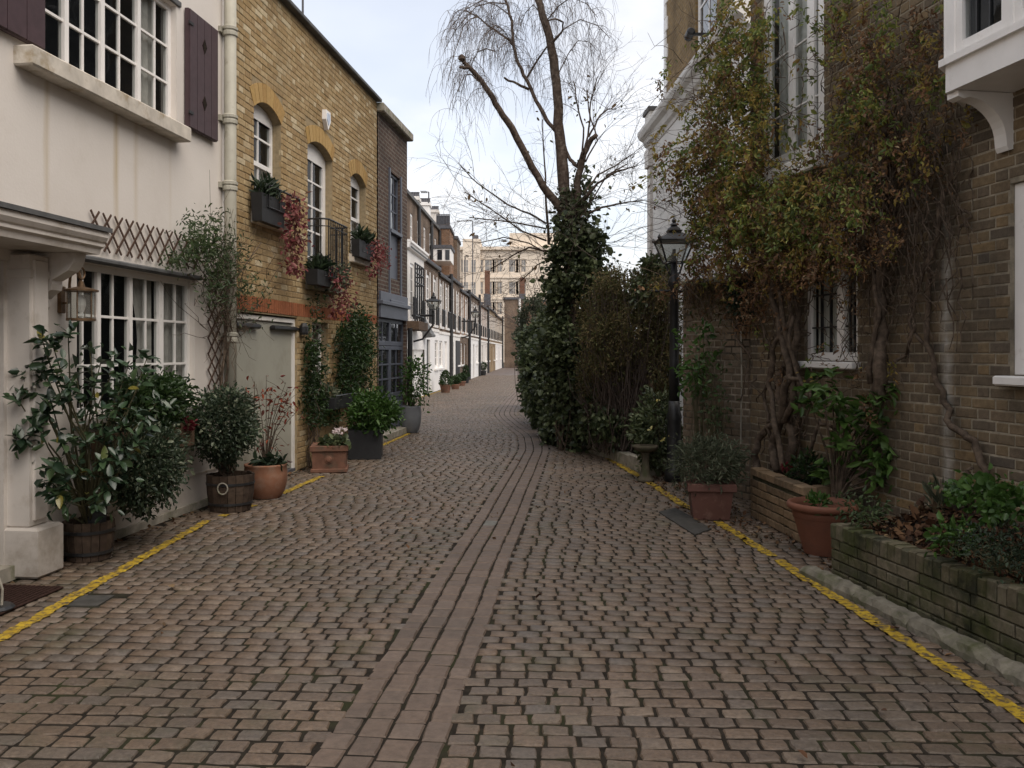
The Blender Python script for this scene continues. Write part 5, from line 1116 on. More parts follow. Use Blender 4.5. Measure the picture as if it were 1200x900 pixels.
# ---- 3 second barrel with clipped variegated ball
B2 = ground(271,590); B2 = (-2.86, 9.02)
barrel('dark half barrel with a ring handle below the round variegated bush', B2[0], B2[1], .235, .37, None, True)
bt = at(258,505,8.85); shrub('variegated_bush', 'round variegated bush clipped into a ball above the ringed barrel', (bt.x,8.9,.86), (.31,.31,.36), 6500, .04, 'varieg', 190, .04, base=(B2[0],B2[1],.3), stems=10, sr=.011, stemm='vinebark')
# ---- 4 round terracotta pot with red-leaved shrub
B3 = (-2.72, 9.80); roundpot('rounded terracotta pot with a spindly red-leaved shrub', B3[0], B3[1], [(.16,0),(.20,.06),(.232,.18),(.235,.27),(.225,.335),(.232,.35),(.232,.37),(.205,.37),(.205,.33)], 'terra')
nn_ = thing('red_leaved_shrub', 'spindly shrub with scattered red leaves before the garage door', 'shrub', (B3[0],B3[1],.33)); s = MB(); tips = []; O_ = Vector((B3[0],B3[1],.33))
for px, py in ((300,450),(312,440),(322,468),(335,448),(344,470),(330,490),(315,500),(290,462),(300,485),(308,515),(325,520),(337,455),(282,470),(318,455),(345,455),(350,480),(300,520),(320,475)):
    p = at(px,py,9.8+random.uniform(-.25,.2))-O_; mid = Vector((p.x*.35,p.y*.3,p.z*.55)); s.tube([(0,0,0),mid*.55,mid,mid.lerp(p,.5)+Vector((0,0,.02)),p], .007,.0025,4); tips.append(p); tips.append(mid.lerp(p,.6))
    for k in range(4): q = mid.lerp(p,random.uniform(.3,1)); e = q+Vector((random.gauss(0,.09),random.gauss(0,.07),random.gauss(.02,.08))); s.tube([q,q.lerp(e,.5)+Vector((0,0,.01)),e], .003,.0015,3); tips.append(e)
part(s, 'stems', m['vinebark'], nn_)
P = np.concatenate([np.array(t)+RNG.normal(size=(1,3))*.02 for t in tips]); leaves('foliage', P, .062, lf['red'], nn_, droop=.5, aspect=.4)
s = MB().tube([(.0-.12,0,0),(-.125,0,.95)], .005,.004,4); part(s, 'cane', m['brownwood'], nn_)
P = np.concatenate([ball(130,(.06,-.02,.06),(.17,.17,.06))[0]]); leaves('underplanting', P, .09, lf['hedge'], nn_, up=1., droop=.1)
P = ball(1000, (-.25,-.02,.5),(.16,.18,.35),.1)[0]; leaves('grassy_foliage', P, .07, lf['grey'], nn_, aspect=.12, droop=-.4)
# ---- 5 square terracotta planter with cyclamen
B4 = (-2.44,12.0); squarepot('worn square terracotta planter with a rosette and white cyclamen', B4[0]-.02, B4[1], .46, .46, .36, 'terra2', R(8), .93, True, False, True, True)
cy = thing('cyclamen', 'white flowering cyclamen at the corner of the worn square planter', 'flower', (B4[0]+.02,B4[1]-.02,.36)); P = ball(260,(.04,-.04,.03),(.2,.18,.06))[0]; leaves('foliage', P, .07, lf['ivy'], cy, up=1.2, aspect=.8); ft = MB(); P = []
for k in range(9): q = Vector((.10+random.gauss(0,.06),-.08+random.gauss(0,.05),.13+random.uniform(0,.07))); ft.tube([(q.x*.6,q.y*.6,0),q], .003,.002,4); P += [list(q+Vector((random.gauss(0,.008),random.gauss(0,.008),random.uniform(0,.02)))) for _ in range(5)]
part(ft, 'flower_stems', m['green_stem'], cy); leaves('petals', np.array(P), .04, m['petal'], cy, aspect=.6, droop=-.8)
# climbers on the yellow house
def climber(name, label, blobs, mat, size, w=.18, stems=10, base=None, cat='climber', thick=.010, n2=None):
    u0, _ = FA.uv(*base); b = FA.W(u0, 0, .1); T = thing(name, label, cat, b); P = []; Dn = np.array([-FA.Y.x,-FA.Y.y,.1]); s = MB()
    for px, py, rx, ry, n in blobs:
        for _ in range(n):
            while True:
                a, c = random.uniform(-1,1), random.uniform(-1,1)
                if a*a+c*c < 1: break
            u, v = FA.uv(px+a*rx, py+c*ry); P.append(FA.W(u, v, abs(random.gauss(w*.6,w*.4))+.01)-b)
        for k in range(2): u, v = FA.uv(px+random.uniform(-.5,.5)*rx, py+random.uniform(-.6,.2)*ry); e = FA.W(u,v,w*.5)-b; s.tube(wob((random.gauss(0,.03),random.gauss(0,.03),0), e, 7, .05), thick, .004, 4)
    part(s, 'stems', m['vinebark'], T); P = np.array([list(p) for p in P]); leaves('foliage', P, size, lf[mat], T, out=np.tile(Dn,(len(P),1)), outw=.35); return T
climber('wall_shrub', 'tall dark evergreen climber against the right pier of the yellow house', [(409,400,19,34,1400),(408,445,20,36,1300),(398,420,13,48,600),(420,400,8,28,300),(411,368,10,14,160)], 'box', .06, .18, base=(402,520))
climber('wall_shrub', 'slim dark evergreen climber between garage and small window', [(360,430,10,30,600),(358,470,11,32,600),(372,482,14,18,350),(358,400,7,25,160),(362,365,8,18,60),(368,350,7,10,30)], 'box', .055, .16, base=(358,525))
shrub('window_trough_plant', 'grey-green plant before the small ground window of the yellow house', at(384,462,13.0), (.14,.25,.13), 500, .05, 'grey', 30, .05, base=at(384,474,13.0))
tr = FA.W(FA.u(372),0,0); TR = thing('window_trough', 'black iron plant trough under the small ground window', 'window box', (tr.x,tr.y,0), FA.rot); tz = FA.v(380,482,.2); tw = FA.u(395)-FA.u(372)
part(MB().bbox(0,tw,-.26,-.03,tz,tz+.17), 'trough', m['black2'], TR); part(MB().tube([(0,-.27,tz+.2),(tw,-.27,tz+.2)],.012,.012,5), 'rail', m['black'], TR)
# ---- 6 black square planter
B5 = (-2.23,13.55); squarepot('matt black square planter with a bright green bush', B5[0], B5[1], .50, .62, .44, 'black2', R(6), .97, False, False)
shrub('green_bush', 'bright green leafy bush overflowing the black square planter', (B5[0]+.12,B5[1]-.1,.68), (.36,.34,.27), 2600, .065, 'bright', 110, .06, base=(B5[0],B5[1],.42))
# ---- 7 grey vase with leafy plant
B6 = (-2.02,17.7); roundpot('tall grey glazed vase pot beside the blue-grey doors', B6[0], B6[1], [(.13,0),(.17,.06),(.205,.22),(.215,.38),(.20,.50),(.205,.53),(.18,.53),(.175,.47)], 'greyvase')
shrub('vase_plant', 'airy light green shrub standing in the grey glazed vase', (B6[0]+.08,B6[1]-.05,1.02), (.24,.24,.46), 650, .075, 'bright', 60, .07, base=(B6[0],B6[1],.5), stems=22, shell=.1)
P = ball(60,(0,0,0),(1,1,1))[0]
# ---- far topiary along the terrace
def topiary(px, py, top, rpx, label, cone, potmat='terra2'):
    x, y = ground(px, py); s_ = y/FOC; h = (py-top)*s_; ph = min(.42, h*.36); r = rpx*s_; T0 = roundpot(label[0], x, y, [(r*.62,0),(r*.8,ph*.8),(r*.86,ph),(r*.7,ph),(r*.68,ph*.9)], potmat, 14, 'topiary_pot')
    T = thing('topiary', label[1], 'topiary', (x,y,ph)); n = 900; P = []
    if cone:
        z = RNG.uniform(0,1,n)**1.3; a = RNG.uniform(0,6.283,n); rr = r*np.sqrt(np.clip(1.02-z,0,1))*np.sqrt(RNG.uniform(.5,1,n)); P = np.stack([rr*np.cos(a),rr*np.sin(a),z*(h-ph)],1)
    else: P = ball(n,(0,0,(h-ph)/2),(r,r,(h-ph)/2),.7)[0]
    leaves('foliage', P, .07, lf['box'], T); part(MB().tube([(0,0,-.02),(0,0,(h-ph)*.7)],.02,.012,5), 'stem', m['vinebark'], T)
topiary(522, 460, 434, 8, ('worn pot under the nearest conical topiary', 'pointed dark topiary nearest along the white terrace'), True)
topiary(533.5, 456, 440, 6.5, ('pot under the first ball topiary', 'ball topiary beside the pointed one on the terrace'), False)
topiary(541, 452, 437, 6, ('pot under the second ball topiary', 'ball topiary second along the terrace'), False)
topiary(546, 449, 428, 5, ('pot under the slim tall topiary', 'slim tall topiary by the black drainpipe'), True, 'black2')
topiary(566, 440, 424, 5, ('dark pot by the far terrace door', 'rounded bush by the far terrace door'), False, 'black2')
# ---- window boxes and trailing red plants upstairs
def upbox(label, px0, px1, py0, py1, w, trail, tl, spikes=True, name='window_box', n=900):
    u0 = FA.u(px0,w*.8); u1 = FA.u(px1,w*.8); o = FA.W(u0,0,0); T = thing(name, label, 'window box', (o.x,o.y,0), FA.rot); W_ = u1-u0; zt = FA.v(px0,py0,w*.8); zb = FA.v(px0,py1,w*.8)
    part(MB().frustum(W_*.92,w*.6,W_,w*.7,zb,zt,W_/2,-w*.6), 'box', m['black2'], T); part(MB().box(.02,W_-.02,-w*.9,-w*.3,zt-.03,zt-.005), 'soil', m['soil'], T)
    a = FA.W(u0+W_/2,zt,w*.6); Pl = thing('box_plant', 'dark spiky plant in '+label, 'plant', a); P,_ = ball(240,(0,0,.05),(.1,W_*.5,.12),.1); leaves('foliage', P, .13, lf['hedge'], Pl, aspect=.16, droop=-.9)
    b0 = FA.uv(trail[0][0],trail[0][1],w); a = FA.W(b0[0],b0[1],w); V = thing('trailing_plant', tl, 'trailing plant', a); P = []; s = MB()
    for px,py,rx,ry,k in trail:
        for _ in range(k):
            x_ = random.gauss(0,.5)*rx; y_ = random.uniform(-1,1)*ry; u,v = FA.uv(px+x_,py+y_,w); P.append(list(FA.W(u,v,w*random.uniform(.6,1.4))-a))
        u,v = FA.uv(px,py+ry*.8,w); s.tube(wob((0,0,0), FA.W(u,v,w)-a, 5, .02), .005,.002,4)
    part(s, 'stems', m['vinebark'], V); leaves('foliage', np.array(P), .06, lf['pinkred'], V, droop=.6, aspect=.5)
upbox('black window box at the nearest arched window', 304, 332, 225, 258, .20, [(340,245,13,20,180),(345,265,13,25,210),(345,295,8,25,150),(343,312,6,12,40)], 'long curtain of red trailing leaves from the nearest window box')
upbox('black window box at the farther arched window', 419, 438, 280, 300, .20, [(440,292,10,12,150),(446,302,10,14,150),(437,318,5,8,40)], 'short red trailing plant from the farther window box')
upbox('black flower pot inside the iron railing', 369, 390, 315, 333, .26, [(396,325,13,12,130),(402,345,12,18,160),(398,360,8,12,70)], 'pink and red trailing plant below the iron railing')
T = shrub('trailing_greenery', 'pale green trailing stems over the pots at the iron railing', at(394,325,12.9), (.12,.35,.16), 220, .06, 'grey', 20, .05, 'trailing plant', at(384,322,12.6))
# ---- climber over the pipe and trellis
J = thing('jasmine', 'wispy green climber sprawling over the trellis and the buff drainpipe', 'climber', FA.W(FA.u(262),0,.12)); bJ = FA.W(FA.u(262),0,.12); s = MB(); P = []
def jp(px,py,w): u,v = FA.uv(px,py,w); return FA.W(u,v,w)-bJ
for k in range(7): s.tube([Vector((random.gauss(0,.02),random.gauss(0,.02),0))]+[jp(262+random.gauss(0,5), py, .06+random.random()*.08) for py in (540,480,430,390,350)]+[jp(random.gauss(262,22),random.uniform(270,330),.15)], .012,.005,4)
for k in range(150):
    x0 = random.gauss(262,12); y0 = random.uniform(290,400); a = jp(x0,y0,.12); e = jp(x0+random.gauss(4,24), y0+random.gauss(-22,32), .10+random.random()*.3); s.tube(wob(a,e,5,.035), .004,.0015,3)
part(s, 'stems', m['vinebark'], J)
for px,py,rx,ry,n in ((235,285,24,28,700),(262,300,22,30,500),(225,262,8,14,40),(255,255,8,14,40),(205,305,14,10,110),(275,340,26,35,260),(300,345,22,28,110),(250,335,14,25,200)):
    for _ in range(n): P.append(list(jp(random.gauss(px,rx*.55),random.gauss(py,ry*.55),.05+random.random()*.28)))
leaves('foliage', np.array(P), .05, lf['jasmine'], J, aspect=.28, droop=.2)
# ---- right side pots and plants
B7 = (1.92,8.62); squarepot('red-brown square plant pot standing on the yellow line', B7[0], B7[1], .42, .40, .35, 'terra3', R(-6), .80, True, True)
shrub('heather_bush', 'low twiggy grey-green bush in the square red-brown pot', (B7[0]-.02,B7[1],.52), (.36,.30,.22), 2300, .055, 'grey', 120, .05, base=(B7[0],B7[1],.32), stems=60, sr=.004, aspect=.2, stemm='vinebark')
B8 = (2.49,7.08); roundpot('big terracotta pot with thick rolled rim between the two brick planters', B8[0], B8[1], [(.155,0),(.17,.05),(.222,.24),(.245,.31),(.248,.33),(.242,.34),(.265,.345),(.285,.36),(.288,.385),(.278,.405),(.255,.405),(.24,.36),(.236,.29)], 'terra4', 40)
shrub('pot_seedling', 'small green seedling in the big terracotta pot', (B8[0]-.05,B8[1]-.03,.39), (.07,.06,.05), 60, .06, 'bright', 10, .02, 'plant', (B8[0]-.05,B8[1]-.03,.30), 5)
bb = (1.655,11.0); BB = thing('bird_bath', 'small weathered stone bird bath beside the yellow line', 'bird bath', (bb[0],bb[1],0)); part(MB().lathe([(.105,0),(.105,.03),(.085,.05),(.068,.09),(.052,.16),(.044,.26),(.05,.33),(.065,.36)],0,0,0,20), 'pedestal', m['birdstone'], BB, True); part(MB().lathe([(.06,.36),(.12,.385),(.155,.42),(.16,.45),(.135,.45),(.12,.42),(.02,.405)],0,0,0,24), 'basin', m['birdstone'], BB, True)
# ---- street lamp
lp = at(790,0,11.0); LP = thing('street_lamp', 'black Victorian lantern street lamp by the garden wall', 'street lamp', (lp.x,lp.y,0)); s_ = .42; zb = at(0,308,11.0).z
part(MB().lathe([(.12,0),(.12,.12),(.095,.18),(.085,.75),(.10,.8),(.075,.88),(.068,1.0)],0,0,0,16), 'base', m['black'], LP, True); part(MB().lathe([(.068,0),(.058,.5),(.055,zb-1.3),(.075,zb-1.28),(.075,zb-1.22),(.045,zb-1.15),(.04,zb-1.0)],0,0,1.0,14), 'column', m['black'], LP, True)
part(MB().tube([(-.28,0,zb-.35),(.28,0,zb-.35)],.016,.016,8), 'ladder_bar', m['black'], LP)
for sx in (-1,1): part(MB().tube([(0,0,zb-.22),(sx*.07,0,zb-.12),(sx*.11,0,zb)],.012,.012,6), 'cradle_arm', m['black'], LP)
victorian_lantern(LP, zb, s_)
# ---- rhododendron at the brown brick house
ro = FB.W(FB.u(1018),0,.30); RH = thing('rhododendron', 'open green shrub with long drooping leaves before the brown brick house', 'shrub', (ro.x,ro.y,.36)); lm2 = leaf_mesh(lf['rhodo'], .25); O_ = Vector((ro.x,ro.y,.36)); st = MB(); dR = ro.y; P2 = []
tg = [(945,455),(960,440),(975,440),(965,460),(985,470),(1000,485),(990,495),(1015,470),(1030,465),(1045,455),(1060,460),(1075,450),(1050,480),(1035,490),(1070,475),(1010,505),(980,480),(950,470),(990,540),(985,520),(1005,535),(1025,540),(1040,530),(1050,545),(1030,560),(1060,555),(1045,565),(1070,535),(1055,520),(970,545),(975,560),(1000,555),(1030,510),(1015,490),(1060,500),(1065,490)]
for px,py in tg:
    p = at(px,py,dR+random.uniform(-.35,.15))-O_; mid = Vector((p.x*.3,p.y*.3,p.z*.45)); st.tube([(random.gauss(0,.02),0,0),mid*.6,mid,mid.lerp(p,.6)+Vector((0,0,-.02)),p],.012,.004,5); whorl(lm2, RH, p, (p-mid)+Vector((-.02,-.06,.02)), 7, .115, 1.1); P2 += [list(p.lerp(mid,f)+Vector((random.gauss(0,.05),random.gauss(0,.05),random.gauss(0,.04)))) for f in (0,.1,.22) for _ in range(4)]
leaves('foliage', np.array(P2), .095, lf['rhodo'], RH, droop=.25, aspect=.36)
part(st, 'stems', m['vinebark'], RH); part(MB().tube([(0,0,-.1),(.02,0,.04),(-.02,-.01,.1)],.03,.022,8), 'trunk', m['vinebark'], RH)
# bed plants on the mossy planter
def fp(u,w,z): return FP.W(u,z,-w)
def bedplant(name,label,px,py,d,r,n,size,mat,**k): p = at(px,py,d); return shrub(name,label,p,r,n,size,mat,base=(p.x,p.y,p.z-r[2]-.05),**k)
bedplant('hardy_shrub','fresh green soft-leaved shrub at the right end of the planter',1172,585,5.05,(.2,.2,.09),380,.045,'bright',k=30,cr=.035,stems=16,aspect=.7)
bedplant('hardy_shrub','leaning fresh green shrub in the planter beside the vine stem',1140,575,5.2,(.13,.15,.06),260,.042,'bright',k=22,cr=.03,stems=10,aspect=.7)
bedplant('ground_cover','dark low ground-cover cushion on the planter soil',1170,645,4.7,(.18,.24,.04),1000,.022,'hedge',k=110,cr=.05,cat='plant',stems=20)
bedplant('ground_cover','small leafy tuft in the planter litter near its front edge',1120,632,5.0,(.10,.10,.05),140,.05,'bright',k=14,cr=.03,cat='plant',stems=6)
bedplant('ground_cover','sparse low greens at the far end of the mossy planter',1010,596,6.2,(.16,.22,.05),260,.035,'jasmine',k=30,cr=.05,cat='plant',stems=10)
bedplant('blade_plant','little upright bladed plant against the brown brick wall',1098,580,6.1,(.05,.05,.08),50,.09,'grey',k=8,cr=.02,cat='plant',stems=4,aspect=.12,droop=-1.5)
P = np.array([list(fp(random.uniform(.05,4.4), random.uniform(.08,.74), 0)) for _ in range(4200)]); 
for i in range(len(P)):
    q = P[i]; rel = Vector((q[0],q[1]))-FP.O; w_ = rel.dot(FP.Y); f = max(0,(w_-.09)/(depth-.09)); u_ = rel.dot(FP.X); P[i,2] = PH-.05+.17*f**1.2+.03*math.sin(u_*4.1)*f+random.uniform(0,.02)
LL = thing('leaf_litter','brown fallen leaves covering the soil of the mossy planter','leaf litter'); LL['kind'] = 'stuff'; leaves('fallen_leaves', P, .042, lf['litter'], LL, up=1.6, jit=.4, aspect=.6)
# litter on the lane and in the corners
P = []
for _ in range(420): y = random.uniform(3.2,13); P.append([np.interp(y,[3,6.4,9,12],[2.45,2.5,2.2,1.75])+random.gauss(0,.10),y,.012])
for _ in range(300): y = random.uniform(7.4,11.3); P.append([random.uniform(1.75,2.3)-(y-8)*.08,y,.014])
for _ in range(170): y = random.uniform(3.,20); P.append([random.uniform(L_(y)+.2,xright(y)),y,.016])
for _ in range(150): y = random.uniform(6,14); P.append([L_(y)+.22+abs(random.gauss(0,.06)),y,.014])
LT = thing('lane_litter','scattered small fallen leaves along the edges of the lane','leaf litter'); LT['kind'] = 'stuff'; leaves('fallen_leaves', np.array(P), .035, lf['litter'], LT, up=2.5, jit=.35, aspect=.6)
# small planter plants
q = at(948,548,8.0); shrub('planter_greens','dark green low plant in the small brick planter',(q.x,q.y,.55),(.14,.16,.10),420,.05,'box',30,.04,'plant',(q.x,q.y,.44),8)
q = at(922,545,8.15); shrub('red_flower','single bright red flower in the small brick planter',(q.x,q.y,.56),(.03,.03,.03),40,.035,m['crimson'],6,.012,'flower',(q.x,q.y,.45),3)
# shrub under the lamp with pale yellow blooms
q = at(772,500,11.3); T = shrub('flowering_shrub','dark glossy shrub with a few pale yellow blooms under the street lamp',(q.x,q.y,.6),(.28,.3,.5),2300,.06,'ivy',90,.06,base=(q.x,q.y,.02)); P = []
for px,py in ((777,515),(785,511),(793,503),(762,503),(815,438),(770,470)):
    p = at(px,py,10.95)-Vector(T.location); P += [list(p+Vector((random.gauss(0,.01),random.gauss(0,.01),random.gauss(0,.01)))) for _ in range(7)]
leaves('petals', np.array(P), .03, m['lemon'], T, aspect=.7)
q = at(816,405,10.0); shrub('wall_sapling','thin light green sapling growing up beside the lamp column',(q.x,q.y,1.55),(.16,.16,.42),300,.07,'bright',40,.07,base=(q.x+.05,q.y,.02),stems=26,shell=.1)
q = at(838,445,9.7); shrub('wall_sapling','sparse thin sapling against the pale-jointed garden wall',(q.x,q.y,1.2),(.16,.14,.5),170,.05,'jasmine',40,.06,base=(q.x,q.y,.02),stems=30,shell=.1)
# door mat and boot scraper
mt = thing('doormat','dark coir doormat on the ground before the hooded doorway','doormat',FA.W(FA.u(30,.2)-1.12,0,.30),FA.rot); mt.location.z = 0
part(MB().bbox(0,1.0,-.26,.26,.004,.022,.006), 'mat', m['mat'], mt)
for k in range(14): part(MB().box(.02,.98,-.245+k*.035,-.228+k*.035,.0225,.028), 'rib', m['mat'], mt)
p = ground(6,716); bs = thing('boot_scraper','black iron boot scraper with a curved hoop at the left edge','boot scraper',(p[0]-.06,p[1]-.02,0)); part(MB().lathe([(.11,0),(.12,.015),(.10,.03),(.02,.035)],0,0,.01,14), 'foot', m['black'], bs)
part(MB().tube([(.05,0,.03),(.055,0,.14),(.03,0,.22),(-.04,0,.28),(-.12,0,.30)],.008,.008,6), 'hoop', m['greystone'], bs); part(MB().box(-.16,.04,-.006,.006,.05,.10), 'blade', m['black'], bs)
# rope hanging on the garden wall, iron bracket
# ================================================================== VINE ON THE BROWN BRICK HOUSE
VB = FB.W(FB.u(915),0,.1); VN = thing('climbing_vine','rambling vine in yellow, green and brown leaf over the brown brick house','climber',(VB.x,VB.y,.42)); O_ = Vector((VB.x,VB.y,.42))
def vp(px, py, w):
    """point on the facade, w out from it; beyond the house end the growth arches out from its corner"""
    u, d = FB.ud(px, w)
    if d > 10.3: d = 10.0+.3*random.random(); return at(px, py, d)-O_
    return FB.W(u, EYE+(HOR-py)/FOC*d, w)-O_
blobs = [  # px,py,rx,ry,count, weights of green/yellow/brown, outward reach
 (868,60,36,60,1500,(.35,.45,.2),.35),(862,135,44,55,2200,(.3,.45,.25),.45),(846,200,48,48,2200,(.3,.35,.35),.5),(812,225,40,46,650,(.3,.35,.35),.5),(800,165,30,30,190,(.3,.5,.2),.5),(870,245,55,45,2200,(.45,.25,.3),.5),(830,285,38,38,650,(.25,.3,.45),.5),
 (812,300,18,26,70,(.3,.35,.35),.5),(795,100,25,40,70,(.3,.4,.3),.45),(930,70,46,80,430,(.55,.2,.25),.3),(925,170,46,40,700,(.4,.25,.35),.3),(945,235,55,38,1800,(.55,.2,.25),.5),(900,270,50,34,1300,(.55,.15,.3),.5),
 (1000,40,42,60,1200,(.35,.15,.5),.3),(1040,110,48,70,1800,(.25,.15,.6),.3),(1000,150,45,50,1600,(.4,.2,.4),.35),(1080,60,26,70,800,(.2,.15,.65),.25),(1060,190,44,45,900,(.1,.1,.8),.25),(985,215,48,40,1500,(.2,.15,.65),.45),
 (1000,275,44,36,1500,(.08,.12,.8),.4),(940,290,50,32,1300,(.15,.15,.7),.45),(970,320,40,25,700,(.04,.1,.86),.35),(900,320,36,30,600,(.08,.1,.82),.35),(850,316,50,14,420,(.1,.1,.8),.35),(820,334,50,10,160,(.05,.08,.87),.3),(1060,270,40,60,240,(.05,.1,.85),.2),
 (1000,400,40,55,170,(.05,.15,.8),.18),(1010,450,20,20,60,(.1,.1,.8),.18),(900,360,30,30,150,(.05,.05,.9),.25),(870,360,30,14,200,(.05,.05,.9),.2),(1115,130,20,60,180,(.3,.2,.5),.3),(770,200,22,40,50,(.3,.3,.4),.5),(945,420,30,30,40,(.05,.1,.85),.2)]
acc = ([],[],[]); strand = MB()
def keepout(x, y):
    if 902 < x < 922 and y < 185: return random.random() < .8
    if 926 < x < 968 and y < 165: return random.random() < .65
    if 925 < x < 1000 and 170 < y < 205: return random.random() < .35
    if 768 < x < 806 and 235 < y < 330: return random.random() < .93
    return 948 < x < 1002 and y > 330 and random.random() < .75
for px,py,rx,ry,n,wt,out in blobs:
    n = int(n*(1.6 if px < 960 else .8)); per = 26
    for _ in range(max(3, n//per)):
        a = random.random()*6.283; r_ = math.sqrt(random.random())*1.08; x = px+math.cos(a)*r_*rx; y = py+math.sin(a)*r_*ry-8; w = .04+out*random.random()**1.4
        cls = random.choices((0,1,2), wt)[0]; dx = random.gauss(-.25 if px < 900 else 0,.8); dy = random.uniform(.1,1.); P = []
        steps = per//2; sp = random.uniform(1.6,3.2)
        for k in range(steps):
            dx += random.gauss(0,.22); dy = min(1.2, dy+.10+random.gauss(0,.1)); l = math.hypot(dx,dy); x += dx/l*sp; y += dy/l*sp; w = max(.02, w+random.gauss(.004,.012))
            if keepout(x, y): continue
            p = vp(x, y, w); P.append(p); c2 = cls if random.random() < .85 else random.choices((0,1,2), wt)[0]
            for _ in range(2): acc[c2].append([p.x+random.gauss(0,.022), p.y+random.gauss(0,.022), p.z+random.gauss(0,.02)])
        if len(P) > 3 and random.random() < .6 and (P[0]-P[-1]).length < .8: strand.tube(P[::2], .0035, .0016, 3)
part(strand, 'leafy_shoots', m['vinebark'], VN, kind='stuff')
SZ = lambda P: np.clip(np.linalg.norm(np.array(P)+np.array(O_)-np.array([0,0,EYE]), axis=1, keepdims=True)*.0052, .026, .05)
VS = {'vgreen':SZ(acc[0])*1.05,'vyellow':SZ(acc[1]),'vbrown':SZ(acc[2])*.86}
for P, nm, lab in zip(acc, ('vgreen','vyellow','vbrown'), ('fresh green vine leaves','yellowing vine leaves','brown withered vine leaves')):
    leaves('foliage', np.array(P), VS[nm], lf[nm], VN, lab, droop=.55, aspect=.42)
# trunks twisting up from the small planter
tk = []
def trunk(pts, r0, r1, w=.12, n=8, name='trunk'):
    P = [vp(px,py,w+random.uniform(-.04,.05)) for px,py in pts]
    # smooth with extra wobble points
    Q = []
    for a,b in zip(P[:-1],P[1:]): Q += [a, a.lerp(b,.33)+Vector((random.gauss(0,.015),random.gauss(0,.015),random.gauss(0,.01))), a.lerp(b,.67)+Vector((random.gauss(0,.015),random.gauss(0,.015),random.gauss(0,.01)))]
    Q.append(P[-1]); part(MB().tube(Q, r0, r1, n), name, m['vinebark'], VN, True)
trunk([(912,552),(905,520),(918,480),(926,440),(918,400),(908,360),(905,325),(880,290),(850,250)], .045,.02,.16)
trunk([(915,555),(930,520),(925,490),(912,465),(920,430),(935,395),(930,350),(920,310),(930,260),(955,215)], .05,.018,.12)
trunk([(890,560),(886,540),(888,515),(900,500),(920,492),(930,465),(934,430),(922,395),(915,350),(912,310)], .042,.022,.15)
trunk([(918,552),(908,500),(900,450),(905,410),(925,380),(926,340),(915,300),(890,255)], .030,.016,.2)
trunk([(905,548),(900,500),(895,460),(908,420),(895,385),(880,350),(875,325)], .022,.012,.1)
trunk([(920,548),(935,500),(938,460),(930,420),(938,380),(928,330)], .032,.018,.08)
trunk([(925,440),(940,450),(955,470),(935,440),(925,405),(930,370)], .022,.015,.22)
trunk([(930,552),(945,535),(955,510),(960,492),(975,500),(985,508)], .02,.012,.12,6,'branch')
trunk([(880,420),(862,395),(858,370),(868,345),(866,320),(862,300)], .015,.01,.08,6,'branch')
trunk([(858,390),(864,380),(885,378)], .01,.006,.08,5,'branch')
# right-hand stem leaning up from the mossy planter, and the pale old trunk
trunk([(1152,592),(1156,552),(1146,530),(1132,512),(1115,500),(1105,470),(1095,440),(1086,405),(1088,360),(1090,320),(1098,280),(1105,230),(1118,190)], .028,.016,.07,8)
trunk([(1086,405),(1068,385),(1070,350),(1082,320),(1090,290)], .014,.012,.06,6,'branch')
trunk([(1048,425),(1060,418),(1066,400),(1072,380)], .012,.014,.06,6,'branch')
trunk([(1036,470),(1030,430),(1035,390),(1030,340),(1038,290),(1030,240),(1040,180),(1035,120)], .055,.03,.10,10)
trunk([(1020,450),(1024,400),(1030,360),(1024,320),(1012,290)], .025,.012,.14,7)
trunk([(1125,265),(1135,262),(1136,250),(1128,246),(1118,256),(1100,262),(1080,260)], .012,.008,.05,6,'branch')
trunk([(1120,575),(1132,560),(1140,548)], .03,.012,.12,6,'branch')
tw = MB()
for _ in range(260):
    x0 = random.gauss(1055,38); y0 = random.uniform(90,330); ln = random.uniform(25,110); w = .03+random.random()*.18; P = []
    sw = random.gauss(0,14)
    for k in range(6): f = k/5; P.append(vp(min(1140,x0+sw*f+random.gauss(0,3.5)), min(y0+ln*f, 470), w+random.gauss(0,.015)))
    tw.tube(P, random.uniform(.003,.007), .003, 4)
for _ in range(240):
    px = random.gauss(880,60); py = random.uniform(20,330); a = vp(px,py,.05); e = vp(px+random.gauss(-14,30), py+random.gauss(10,35), .1+random.random()*.45); tw.tube(wob(a,e,5,.03), .005,.002,3)
for _ in range(160):
    px = random.uniform(960,1120); py = random.uniform(10,260); a = vp(px,py,.04); e = vp(px+random.gauss(0,25), py+random.gauss(10,35), .08+random.random()*.25); tw.tube(wob(a,e,5,.03), .005,.002,3)
for _ in range(110):
    px = random.gauss(915,18); py = random.uniform(310,540); a = vp(px,py,.1); e = vp(px+random.gauss(0,14), py+random.uniform(-70,20), .05+random.random()*.15); tw.tube(wob(a,e,6,.02), .007,.004,4)
for _ in range(90):   # dry twigs around the lower window
    px = random.uniform(960,1050); py = random.uniform(330,460); a = vp(px,py,.06); e = vp(px+random.gauss(0,25), py+random.gauss(-10,30), .05+random.random()*.15); tw.tube(wob(a,e,5,.02), .004,.002,3)
for _ in range(70):   # fringe hanging over the garden wall top
    px = random.uniform(800,890); py = random.uniform(318,335); a = vp(px,py,.1); e = vp(px+random.gauss(0,5), py+random.uniform(10,40), .12+random.random()*.1); tw.tube(wob(a,e,4,.02), .005,.002,3)
for _ in range(60):   # long sprays reaching over the lane end
    px = random.uniform(800,850); py = random.uniform(60,310); a = vp(px+25,py,.2); e = vp(px-random.uniform(10,60), py+random.gauss(-5,25), .5); tw.tube(wob(a,e,5,.04), .005,.0015,3)
